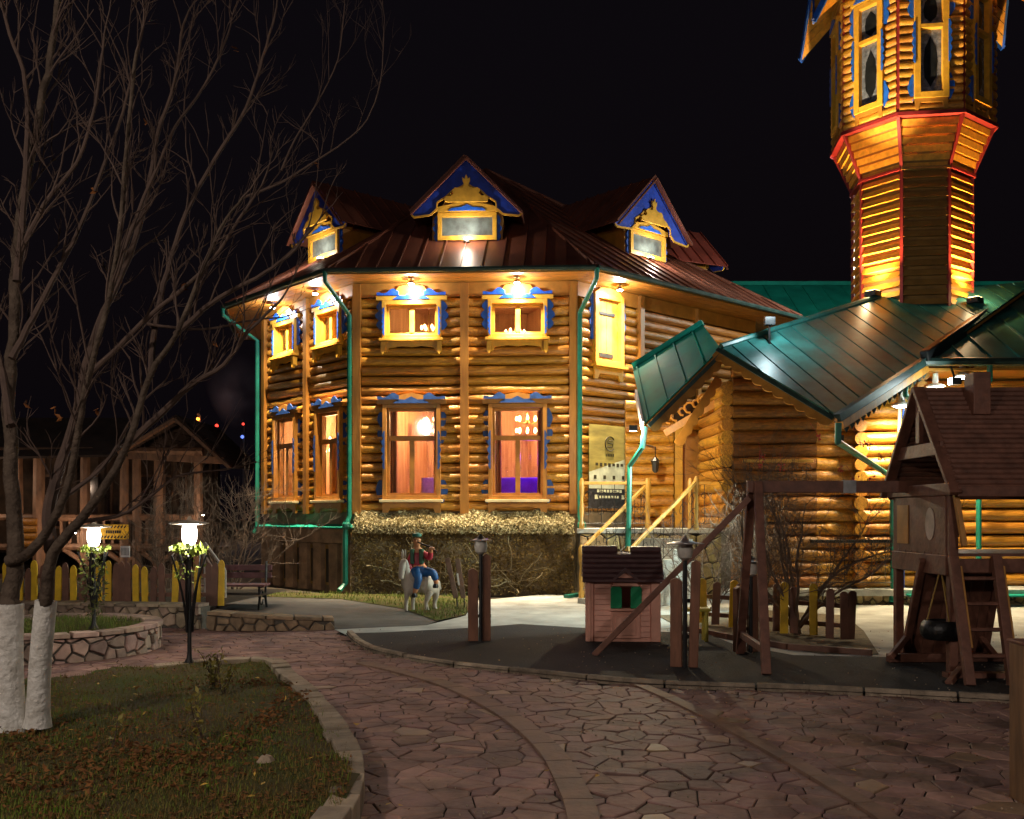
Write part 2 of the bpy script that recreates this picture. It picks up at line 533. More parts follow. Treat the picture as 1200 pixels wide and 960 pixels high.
kerb_px = [(405, 744), (415, 754), (440, 765), (520, 780), (640, 793), (740, 803), (860, 808), (960, 812), (1080, 818), (1215, 826), (1400, 838)]
kerb_w = smooth_curve([G(x, y) for x, y in kerb_px], 5)
PAVE = [(p.x, p.y) for p in kerb_w[::-1]] + [tuple(G(x, y)[:2]) for x, y in [(395, 737), (300, 738), (200, 735), (100, 733), (40, 728), (-60, 730)]] + [(-9, 10), (-9, 4.2), (6.5, 4.2)]
MORT = mat('paving joint earth', (0.038, 0.029, 0.023), 0.95, 0.3, 9, 0.3, coord='World', spec=.15)
paving = sheet('stone_paving', [(x, y, 0) for x, y in PAVE], MORT, -0.012)

FLAG = mat('brown flagstone', (0.30, 0.182, 0.148), 0.62, 0.40, 2.2, 0.6, rand=0.30, coord='World', hue=0.012, bscale=16, detail=8, spec=.15)
FLAG2 = mat('plum flagstone', (0.245, 0.147, 0.13), 0.58, 0.40, 2.2, 0.6, rand=0.30, coord='World', hue=0.012, bscale=16, detail=8, spec=.15)
FLAGY = mat('ochre flagstone', (0.27, 0.17, 0.10), 0.5, 0.2, 3, 0.3, rand=0.2, coord='World', bscale=16)
def band(name, px, wpx, n, z):
    """Flush curved strip of pale slabs laid in the paving."""
    c = smooth_curve([G(x, y) for x, y in px], 8)
    f, L = path_map(c)
    k = 0; s = 0.0
    while s < L - .05:
        e = min(L, s + rnd.uniform(.42, .6)); b = MB()
        q = [f(s + .006, 0, -wpx), f((s + e) / 2, 0, -wpx), f(e - .006, 0, -wpx), f(e - .006, 0, wpx), f((s + e) / 2, 0, wpx), f(s + .006, 0, wpx)]
        q = [Vector((p.x, p.y, -.01)) for p in q]
        b.slab(q[::-1], .01 + z, (0, 0, 1))
        b.build('strip_slab', BANDM, paving); s = e
BANDM = mat('brown strip slab', (0.24, 0.15, 0.11), 0.6, 0.25, 3, 0.3, rand=0.1, coord='World', bscale=22, spec=.15)
band('strip', [(425, 778), (470, 788), (530, 806), (590, 836), (640, 876), (668, 920), (684, 962), (690, 1040)], .085, 8, .019)
band('strip', [(735, 798), (800, 826), (900, 878), (980, 924), (1050, 968), (1130, 1030)], .06, 8, .019)

pts = jitter_pts(-8.6, 6.2, 4.3, 15.6, .170, .47, random.Random(3))
pts = [p for i, p in enumerate(pts) if (i * 7919) % 17 > 2]
rr0 = random.Random(12)
cells = []
for c in voronoi(pts, (-8.8, 6.4, 4.25, 15.8), .003, .016):
    if not c: continue
    c = [(x + .022 * math.sin(y * 9.1 + 2.3 * math.sin(x * 5)), y + .022 * math.sin(x * 8.3 + 2.1 * math.sin(y * 6))) for x, y in c]
    cx = sum(p[0] for p in c) / len(c); cy = sum(p[1] for p in c) / len(c)
    g_ = rr0.uniform(.972, .998); c = [(cx + (x - cx) * g_, cy + (y - cy) * g_) for x, y in c]
    if not inside((cx, cy), PAVE): continue
    px = 600 + cx / cy * FPX; py = HOR + CAMZ / cy * FPX
    vis = -40 < px < 1240 and py < 985 and not (px < 395 and py > 775)
    cells.append((abs(area(c)) / cy ** 3 * (1 if vis else 0), c, cx, cy))
cells.sort(key=lambda t: -t[0])
def stone_geo(b, c, cx, cy, rr):
    n = len(c); base = rr.uniform(-.004, .004); tx, ty = rr.uniform(-.03, .03), rr.uniform(-.03, .03)
    z = lambda p: base + tx * (p[0] - cx) + ty * (p[1] - cy)
    inn = [(cx + (p[0] - cx) * .93, cy + (p[1] - cy) * .93) for p in c]
    vs = [(p[0], p[1], -.011) for p in c] + [(p[0], p[1], z(p) - .005) for p in c] + [(p[0], p[1], z(p)) for p in inn]
    fs = [tuple(2 * n + i for i in range(n))]
    for i in range(n):
        j = (i + 1) % n; fs += [(i, j, n + j, n + i), (n + i, n + j, 2 * n + j, 2 * n + i)]
    b.add(vs, fs)
rr = random.Random(5)
for a, c, cx, cy in cells[:300]:
    b = MB(); stone_geo(b, c, cx, cy, rr)
    t = rr.random()
    b.build('paving_stone', FLAGY if t < .045 else FLAG2 if t < .4 else FLAG, paving)
rest = [MB(), MB(), MB()]
for a, c, cx, cy in cells[300:]:
    t = rr.random(); stone_geo(rest[2 if t < .03 else 1 if t < .4 else 0], c, cx, cy, rr)
for b, m in zip(rest, (FLAG, FLAG2, FLAGY)):
    o = b.build('small_paving_stones', m, paving); o['kind'] = 'stuff'

# playground pad and its kerb
PADM = mat('dark rubber asphalt', (0.062, 0.058, 0.056), 0.78, 0.62, 1.3, 0.8, coord='World', c2=(0.026, 0.025, 0.026), bscale=45, detail=8, spec=.15)
pad_back = [(1400, 782), (1200, 777), (1030, 772), (930, 770), (860, 757), (830, 745), (690, 738), (610, 733), (560, 737), (450, 743)]
pad = sheet('playground_pad', [(p.x, p.y, 0) for p in kerb_w] + [tuple(G(x, y)) for x, y in pad_back], PADM, .022)
KERB = mat('worn kerb stone', (0.34, 0.27, 0.20), 0.8, 0.35, 5, 0.5, rand=0.25, coord='World', bscale=25, spec=.15)
kf, KL = path_map(kerb_w)
s = 0.0
while s < KL:
    e = min(KL, s + rnd.uniform(.7, 1.0)); b = MB(); h = rnd.uniform(.045, .065)
    m_ = (s + e) / 2
    for s0, s1 in ((s + .01, m_), (m_, e - .01)):
        b.hexa([kf(s0, -.02, -.01), kf(s1, -.02, -.01), kf(s1, -.02, -.10), kf(s0, -.02, -.10), kf(s0, h, -.02), kf(s1, h, -.02), kf(s1, h, -.09), kf(s0, h, -.09)])
    b.build('kerb_stone', KERB, pad, bevel=.006); s = e

walk_px = [(392, 738), (405, 744), (415, 752), (450, 742), (560, 736), (610, 732), (690, 737), (830, 744), (860, 756), (930, 769), (1030, 771), (1200, 776), (1420, 782), (1420, 690), (700, 690), (640, 697), (560, 704), (545, 722), (500, 733)]
walk = sheet('concrete_walk', [tuple(G(x, y)) for x, y in walk_px], CONC, .004)
ASPH = mat('grey asphalt path', (0.12, 0.115, 0.11), 0.85, 0.25, 1.5, 0.3, coord='World', bscale=50, detail=8, spec=.15)
apath = sheet('asphalt_path', [tuple(G(x, y)) for x, y in [(250, 703), (300, 700), (400, 703), (470, 714), (515, 728), (500, 733), (394, 738), (380, 728), (330, 722), (250, 716)]], ASPH, .010)
LAWNM = mat('night lawn soil', (0.05, 0.075, 0.012), 0.95, 0.5, 2.0, 0.6, coord='World', c2=(0.085, 0.055, 0.026), bscale=20, spec=.15)
LAWN2 = [tuple(G(x, y)[:2]) for x, y in [(285, 695), (420, 697), (560, 700), (545, 722), (512, 729), (470, 714), (400, 703), (300, 700)]]
lawn2 = sheet('lawn', [(x, y, 0) for x, y in LAWN2], LAWNM, .02)

# foreground bed: mounded soil with grass, edged by flat stones
bed_px = [(-140, 812), (60, 795), (170, 781), (308, 772), (340, 792), (373, 822), (398, 856), (412, 890), (408, 930), (380, 972), (300, 1080), (100, 1200), (-140, 1200)]
BED = [(p.x, p.y) for p in smooth_curve([G(x, y, .13) for x, y in bed_px], 4)]
def bed_h(x, y):
    return .12 + .025 * math.sin(x * 2.3 + 1) * math.cos(y * 1.7) + .015 * math.sin(x * 7 + y * 5) + .05 * math.exp(-((x + 2.6) ** 2 + (y - 6.3) ** 2) / 1.2)
b = MB(); st = .11
idx = {}
xs = [min(p[0] for p in BED) + i * st for i in range(int((max(p[0] for p in BED) - min(p[0] for p in BED)) / st) + 2)]
ys = [min(p[1] for p in BED) + i * st for i in range(int((max(p[1] for p in BED) - min(p[1] for p in BED)) / st) + 2)]
for i, x in enumerate(xs):
    for j, y in enumerate(ys):
        idx[i, j] = len(b.v); b.v.append((x, y, bed_h(x, y)))
for i in range(len(xs) - 1):
    for j in range(len(ys) - 1):
        if inside((xs[i] + st / 2, ys[j] + st / 2), BED): b.f.append((idx[i, j], idx[i + 1, j], idx[i + 1, j + 1], idx[i, j + 1]))
used = sorted({k for f in b.f for k in f}); rem = {k: q for q, k in enumerate(used)}
b.v = [b.v[k] for k in used]; b.f = [tuple(rem[k] for k in f) for f in b.f]
bed = struct(b.build('lawn_bed', LAWNM, smooth=True))
EDGE = mat('pale edging stone', (0.36, 0.29, 0.21), 0.75, 0.3, 4, 0.4, rand=0.25, coord='World', bscale=22, spec=.15)
edge_c = smooth_curve([G(x, y, .13) for x, y in [(180, 780), (308, 772), (340, 792), (373, 822), (398, 856), (412, 890), (408, 930), (380, 972), (340, 1030)]], 10)
ef, EL = path_map(edge_c)
s = 0.0
while s < EL:
    e = min(EL, s + rnd.uniform(.22, .38)); b = MB(); h = rnd.uniform(.135, .155); wd = rnd.uniform(.13, .18)
    q0, q1 = s + .008, e - .008
    if q1 - q0 > .05:
        b.hexa([ef(q0, 0, -.07), ef(q1, 0, -.07), ef(q1, 0, wd - .05), ef(q0, 0, wd - .05), ef(q0, h, -.07), ef(q1, h + rnd.uniform(-.008, .008), -.07), ef(q1, h, wd - .06), ef(q0, h, wd - .06)])
        b.build('edging_stone', EDGE, bed, bevel=.008)
    s = e
# dark step kerb outside the edging at the near end
b = MB()
lo = [ef(x * EL, 0, .12) for x in [.58, .66, .74, .82, .9, .98]]; li = [ef(x * EL, 0, .30) for x in [.58, .66, .74, .82, .9, .98]]
for i in range(5):
    b.hexa([lo[i], lo[i + 1], li[i + 1], li[i]] + [p + Vector((0, 0, .055)) for p in (lo[i], lo[i + 1], li[i + 1], li[i])])
b.build('step_kerb', BANDM, bed)
# ================================================================== LOG HOUSE
HD = 20.4; HR = 5.5
fc = Vector(((545 - 600) / FPX * HD, HD, 0))
def dirv(a): return Vector((math.cos(R(a)), math.sin(R(a)), 0))
HN = [-169, -138, -93, -48, 25, 100, 150]
HC = fc - dirv(-93) * HR
def corner(a, b2, r):
    d = (b2 - a) % 360
    return HC + dirv(a + d / 2) * (r / math.cos(R(d / 2)))
def face(i, r=HR):
    a = HN[i]; p = HN[i - 1]; q = HN[(i + 1) % len(HN)]
    n = dirv(a); u = Vector((-n.y, n.x, 0))
    return Frame(HC + n * r, u, n), -r * math.tan(R(((a - p) % 360) / 2)), r * math.tan(R(((q - a) % 360) / 2))

house = thing('log_house', 'two-storey golden log house with red-brown roof, blue carved window trims and gabled dormers', 'house', HC)
ZB, ZT = 1.70, 6.42
SILLM = mat('pale sill', (0.75, 0.62, 0.36), 0.45, .1, 6)

BLUEL = mat('dull blue paint', (0.010, 0.06, 0.26), 0.55, 0.3, 9, 0.15)
def wavy(a0, a1, b0, amp, n, up=True, ph=0.0):
    out = []
    for i in range(n + 1):
        t = i / n; out.append((a0 + (a1 - a0) * t, b0 + amp * abs(math.sin(ph + t * math.pi * n / 2.0))))
    return out
def scroll(a0, a1, b0, h, side=1):
    """A carved scroll leaf outline (blue fretwork), rising towards one end."""
    pts_ = []
    n = 10
    for i in range(n + 1):
        t = i / n
        pts_.append((a0 + (a1 - a0) * t, b0 + h * (0.35 + .65 * t) * (0.72 + .28 * math.cos(t * 9.0))))
    return [(a0, b0), (a1, b0)] + pts_[::-1] if a1 > a0 else [(a1, b0), (a0, b0)] + pts_
def fret(z0, z1, a, w, s, n=6):
    """Scalloped vertical fretwork strip; s is the side it bulges to."""
    L_ = [(a, z0)]
    out = []
    m = n * 6
    for i in range(m + 1):
        t = i / m
        out.append((a + s * w * (0.45 + .55 * abs(math.sin(t * math.pi * n))) * (0.6 + .4 * math.sin(t * math.pi)), z0 + (z1 - z0) * t))
    poly = [(a, z1), (a, z0)] + out if s > 0 else [(a, z0), (a, z1)] + out[::-1]
    return poly

def casement(F, uc, z0, w, h, big, fm, parent, shutter=False):
    """Carved Russian window: frame > panes, sill, pediment, blue fretwork, apron brackets."""
    c0 = .02; fw = .085
    b = MB()
    b.fbox(F, uc - w / 2 - fw, uc - w / 2, z0 - fw, z0 + h + fw, -.06, c0 + .16)
    b.fbox(F, uc + w / 2, uc + w / 2 + fw, z0 - fw, z0 + h + fw, -.06, c0 + .16)
    b.fbox(F, uc - w / 2, uc + w / 2, z0 + h, z0 + h + fw, -.06, c0 + .157)
    b.fbox(F, uc - w / 2, uc + w / 2, z0 - fw, z0, -.06, c0 + .157)
    win = b.build('window', fm, parent, bevel=.006)
    b = MB(); t = .05
    ztr = z0 + h * .66 if big else None
    b.fbox(F, uc - w / 2, uc - w / 2 + t, z0, z0 + h, -.03, .06)
    b.fbox(F, uc + w / 2 - t, uc + w / 2, z0, z0 + h, -.03, .06)
    b.fbox(F, uc - w / 2 + t, uc + w / 2 - t, z0, z0 + t, -.03, .058)
    b.fbox(F, uc - w / 2 + t, uc + w / 2 - t, z0 + h - t, z0 + h, -.03, .058)
    mt = ztr - t if big else z0 + h - t
    b.fbox(F, uc - .05, uc + .05, z0 + t, mt, -.028, .075)
    if big: b.fbox(F, uc - w / 2 + t, uc + w / 2 - t, ztr - t, ztr + t, -.03, .07)
    b.build('sash', fm, win, bevel=.004)
    gs = [(uc - w / 2 + t, uc - .05, z0 + t, mt), (uc + .05, uc + w / 2 - t, z0 + t, mt)]
    if big: gs.append((uc - w / 2 + t, uc + w / 2 - t, ztr + t, z0 + h - t))
    for a0, a1, q0, q1 in gs:
        g = MB(); g.fbox(F, a0 - .005, a1 + .005, q0 - .005, q1 + .005, 0, .008); g.build('pane', GLASS, win)
    g = MB(); g.fbox(F, uc - w / 2 - fw - .05, uc + w / 2 + fw + .05, z0 - fw - .055, z0 - fw - .002, -.05, .26)
    g.build('sill', SILLM if big else FRAME, win, bevel=.006)
    # apron with brackets
    g = MB(); W = w / 2 + fw
    ap = [(uc - W, z0 - .36), (uc - W + .11, z0 - .36), (uc - W + .15, z0 - .27), (uc - .2, z0 - .235), (uc, z0 - .26), (uc + .2, z0 - .235), (uc + W - .15, z0 - .27), (uc + W - .11, z0 - .36), (uc + W, z0 - .36), (uc + W, z0 - fw - .057), (uc - W, z0 - fw - .057)]
    g.prism(F, ap, .10, .15); g.build('apron', fm, win)
    if not big:
        for s_ in (-1, 1):
            g = MB(); ax = uc + s_ * (W - .03)
            g.prism(F, [(ax - .05, z0 - .34), (ax, z0 - .42), (ax + .05, z0 - .34), (ax + .04, z0 - .15), (ax - .04, z0 - .15)], .151, .22); g.build('bracket', FRAME, win)
    # pediment
    zt = z0 + h + fw
    g = MB()
    ph = .34 if not big else .24
    top = [(uc + W + .12, zt + .09), (uc + W * .62, zt + .12), (uc + .26, zt + ph - .05), (uc, zt + ph), (uc - .26, zt + ph - .05), (uc - W * .62, zt + .12), (uc - W - .12, zt + .09)]
    g.prism(F, [(uc - W - .12, zt + .005), (uc + W + .12, zt + .005)] + top, .02, .17)
    g.build('pediment', fm, win)
    g = MB()
    for s_ in (-1, 1):
        a0, a1 = uc + s_ * (W + .10), uc + s_ * W * .42
        poly = scroll(a0, a1, zt + .10, .17)
        if s_ < 0: g.prism(F, poly, .172, .20)
        else: g.prism(F, [(2 * uc - x, z) for x, z in scroll(uc - (a0 - uc), uc - (a1 - uc), zt + .10, .17)][::-1], .172, .20)
    w2 = W * .62
    g.prism(F, [(uc - w2, zt + .02), (uc + w2, zt + .02), (uc + w2 * .7, zt + .10), (uc + w2 * .35, zt + .095), (uc, zt + .16), (uc - w2 * .35, zt + .095), (uc - w2 * .7, zt + .10)], .172, .195)
    g.build('blue_carving', BLUEL if big else BLUE, win)
    # side fretwork
    for s_ in (-1, 1):
        g = MB()
        if big:
            g.prism(F, fret(z0 + h * .30, z0 + h * .74, uc + s_ * (W + .002 - .055), .07, s_, 5), .182, .20)
            g.prism(F, fret(z0 + h * .60, z0 + h * 1.0, uc + s_ * (W + .002), .13, s_, 2), .02, .09)
            g.prism(F, fret(z0 - .16, z0 + h * .22, uc + s_ * (W + .002), .15, s_, 1), .02, .09)
        else:
            g.prism(F, fret(z0 + .10, z0 + h + .08, uc + s_ * (W + .002), .15, s_, 3), .02, .12)
            g.prism(F, fret(z0 - .02, z0 + h - .06, uc + s_ * (W - .055), .055, s_, 5), .182, .20)
        g.build('blue_fretwork', BLUEL if big else BLUE, win)
    return win

def posts_on(F, us, z0, z1, w=.17):
    for u in us:
        b = MB()
        n = 16; prev = None
        ring = []
        for i in range(n + 1):
            z = z0 + (z1 - z0) * i / n; k = 1 + .07 * math.sin(i * 1.9 + u * 3) + rnd.uniform(-.03, .03)
            ring.append((z, w / 2 * k))
        for i in range(n):
            za, wa = ring[i]; zb, wb_ = ring[i + 1]
            b.hexa([F.p(u - wa, za, .17), F.p(u + wa, za, .17), F.p(u + wa, za, -.05), F.p(u - wa, za, -.05), F.p(u - wb_, zb, .17), F.p(u + wb_, zb, .17), F.p(u + wb_, zb, -.05), F.p(u - wb_, zb, -.05)])
        b.build('post', POST, house)

LW = dict(w=1.04, z0=2.03, h=1.80); UW = dict(w=1.06, z0=5.36, h=.62)
def hole(u, s): return (u - s['w'] / 2 - .085, u + s['w'] / 2 + .085, s['z0'] - .085, s['z0'] + s['h'] + .085)
# front
F0, f0, f1 = face(2)
hs = [hole(u, s) for u in (-1.10, 1.10) for s in (LW, UW)]
log_wall(house, F0, f0, f1, ZB, ZT - .28, .2, .101, LOG, hs, [(0, .17), (f0 + .04, .2), (f1 - .04, .2)])
posts_on(F0, (f0 + .03, 0, f1 - .03), ZB - .05, ZT)
for u in (-1.10, 1.10):
    casement(F0, u, LW['z0'], LW['w'], LW['h'], True, FRAMED, house)
    casement(F0, u, UW['z0'], UW['w'], UW['h'], False, FRAME, house)
# left
F1, l0, l1 = face(1)
LWn = dict(LW, w=.86); UWn = dict(UW, w=.84)
hs = [hole(u, s) for u in (-.50, 1.38) for s in (LWn, UWn)]
log_wall(house, F1, l0, l1, ZB, ZT - .28, .2, .101, LOG, hs, [(.44, .15), (l0 + .04, .2), (l1 - .04, .2)])
posts_on(F1, (l0 + .03, .44), ZB - .05, ZT, .14)
for u in (-.50, 1.38):
    casement(F1, u, LW['z0'], .86, LW['h'], True, FRAMED, house)
    casement(F1, u, UW['z0'], .84, UW['h'], False, FRAME, house)
# right
F2, r0, r1 = face(3)
dh = (-1.83, -.93, 4.80, 6.28)
log_wall(house, F2, r0, -.30, ZB, ZT - .28, .2, .101, LOG, [dh], [(r0 + .04, .2), (-.33, .12)])
log_wall(house, F2, -.30, r1, ZB, ZT - .28, .2, .105, LOGD, [])  # less lit stretch of the wall, painted with the darker logs
posts_on(F2, (-.33, 1.7), ZB - .05, ZT, .13)
# shuttered balcony window on that face
b = MB()
b.fbox(F2, dh[0], dh[0] + .10, dh[2], dh[3], -.05, .17); b.fbox(F2, dh[1] - .10, dh[1], dh[2], dh[3], -.05, .17)
b.fbox(F2, dh[0] + .1, dh[1] - .1, dh[2], dh[2] + .10, -.05, .167); b.fbox(F2, dh[0] + .1, dh[1] - .1, dh[3] - .10, dh[3], -.05, .167)
door = b.build('shuttered_window', FRAME, house, bevel=.006)
for i in range(4):
    q = dh[0] + .1 + (dh[1] - dh[0] - .2) * i / 4; b = MB(); b.fbox(F2, q + .004, q + (dh[1] - dh[0] - .2) / 4 - .004, dh[2] + .1, dh[3] - .1, .0, .06)
    b.build('shutter_board', FRAME, door)
b = MB(); b.fbox(F2, -1.62, -1.14, dh[3] - .42, dh[3] - .36, .062, .085); b.fbox(F2, -1.62, -1.2, dh[2] + .16, dh[2] + .25, .062, .085); b.tube([F2.p(-1.7, 5.45, .07), F2.p(-1.7, 5.5, .12), F2.p(-1.7, 5.62, .12), F2.p(-1.7, 5.67, .07)], .014, 6)
b.build('iron_fitting', BLACK, door)
b = MB(); b.fbox(F2, dh[0] - .05, dh[1] + .05, dh[2] - .06, dh[2] - .003, -.02, .24); b.prism(F2, [(dh[0], dh[2] - .32), (dh[0] + .1, dh[2] - .32), (dh[0] + .16, dh[2] - .2), (dh[1] - .16, dh[2] - .2), (dh[1] - .1, dh[2] - .32), (dh[1], dh[2] - .32), (dh[1], dh[2] - .063), (dh[0], dh[2] - .063)], .09, .14)
b.build('sill', FRAME, door)
for s_, a in ((-1, dh[0] - .002), (1, dh[1] + .002)):
    b = MB(); b.prism(F2, fret(dh[2] + .5, dh[3] - .02, a, .12, s_, 4), .05, .11); b.build('blue_fretwork', BLUE, door)
b = MB(); b.prism(F2, [(dh[0], dh[3] + .004), (dh[1], dh[3] + .004), (dh[1] - .2, dh[3] + .12), ((dh[0] + dh[1]) / 2, dh[3] + .15), (dh[0] + .2, dh[3] + .12)], .03, .15); b.build('pediment', FRAME, door)
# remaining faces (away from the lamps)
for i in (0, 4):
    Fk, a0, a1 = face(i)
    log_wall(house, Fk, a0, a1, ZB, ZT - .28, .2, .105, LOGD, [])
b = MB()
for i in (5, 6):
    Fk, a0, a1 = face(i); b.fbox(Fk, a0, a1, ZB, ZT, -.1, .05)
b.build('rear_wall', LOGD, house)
# frieze boards under the eave
for i in (1, 2, 3, 4, 0):
    Fk, a0, a1 = face(i); b = MB(); b.fbox(Fk, a0, a1, ZT - .27, ZT + .02, -.04, .085); b.build('frieze_board', FRAMED, house)

# stone base, ledge and flashing
for i in (0, 1, 2, 3, 4):
    Fk, a0, a1 = face(i)
    b = MB(); b.fbox(Fk, a0 - .1, a1 + .1, -.1, 1.40, -.3, .10 + .002 * i); b.fbox(Fk, a0, a1, 1.40, ZB, -.3, -.02); b.build('stone_base', mat('rendered base', (0.26, 0.2, 0.13), .85, .35, 3, .4, coord='World'), house)
b = MB(); q = .30
for i in (0, 1, 2):
    Fk, a0, a1 = face(i); ext = q * math.tan(R(22.5))
    a_1 = a1 + (q * math.tan(R(22.5)) if i < 2 else -4.3)
    b.hexa([Fk.p(a0 - ext, 1.345, q), Fk.p(a_1, 1.345, q), Fk.p(a_1, 1.405, -.02), Fk.p(a0 - ext, 1.405, -.02), Fk.p(a0 - ext, 1.37, q), Fk.p(a_1, 1.37, q), Fk.p(a_1, 1.43, -.02), Fk.p(a0 - ext, 1.43, -.02)])
b.build('teal_flashing', ROOFG, house)
# basement pilasters and small cellar windows on the left face
PIL = mat('brown pilaster stone', (0.26, 0.17, 0.11), .8, .35, 3, .4, coord='World', rand=.15)
for u in (-1.3, -.75, -.15, .45, 1.05, 1.7, 2.2):
    b = MB(); b.fbox(F1, u - .17, u + .17, 0, 1.02, .10, .22); b.build('pilaster', PIL, house, bevel=.01)
b = MB(); b.fbox(F1, l0, l1, 1.03, 1.33, .09, .235); b.build('base_course', PIL, house)
for u in (-.45, .15, .75, 1.37):
    b = MB(); b.fbox(F1, u - .1, u + .1, .12, .98, .105, .14); cwn = b.build('cellar_window', mat('ochre cellar frame', (.3, .19, .06), .6), house)
    b = MB(); b.fbox(F1, u - .055, u + .055, .18, .9, .141, .15); b.build('pane', BLACK, cwn)

# ---- roof
RE = 6.45; ZE = 6.50; SL = .65
apex = Vector((HC.x, HC.y, ZE + SL * RE))
roof = MB()
ev = [corner(HN[i], HN[(i + 1) % 7], RE) for i in range(7)]      # ev[i]: between face i and i+1
inn = [corner(HN[i], HN[(i + 1) % 7], HR - .02) for i in range(7)]
for i in range(7):
    a_, c_ = ev[i - 1], ev[i]
    roof.add([Vector((a_.x, a_.y, ZE + .0)), Vector((c_.x, c_.y, ZE)), apex], [(0, 1, 2)])
roof_o = roof.build('roof', ROOFR, house)
for i in range(5):
    a_, c_ = ev[i - 1], ev[i]; n = dirv(HN[i])
    panels(roof_o, [Vector((a_.x, a_.y, ZE + .012)), Vector((c_.x, c_.y, ZE + .012)), apex + Vector((0, 0, .012))], n - Vector((0, 0, SL)), .42, ROOFR, start=rnd.uniform(.05, .3))
# hip caps
for i in range(5):
    b = MB(); b.tube([ev[i] + Vector((0, 0, ZE + .04)), apex + Vector((0, 0, .04))], .05, 6); b.build('hip_cap', ROOFR, roof_o)
# soffit boards, fascia, gutter
for i in range(5):
    a_, c_, d_, e_ = ev[i - 1], ev[i], inn[i], inn[i - 1]; n = dirv(HN[i]); u = Vector((-n.y, n.x, 0))
    NB = 4
    for k in range(NB):
        t0, t1 = k / NB + .006, (k + 1) / NB - .006
        b = MB(); q = [a_.lerp(e_, t0), c_.lerp(d_, t0), c_.lerp(d_, t1), a_.lerp(e_, t1)]
        b.slab([p + Vector((0, 0, ZT + .03)) for p in q], .02, (0, 0, 1)); b.build('soffit_board', ORANGE, house)
    b = MB(); b.hexa([p + Vector((0, 0, ZT + .0)) for p in (a_, c_, c_ - n * .03, a_ - n * .03)] + [p + Vector((0, 0, ZE + .03)) for p in (a_, c_, c_ - n * .03, a_ - n * .03)]); b.build('fascia', FRAMED, house)
    if i < 4:
        b = MB(); go = n * .07
        b.tube([a_ + go + Vector((0, 0, ZE - .015)), c_ + go + Vector((0, 0, ZE - .02))], .055, 8); b.build('gutter', GUTTER, house, True)

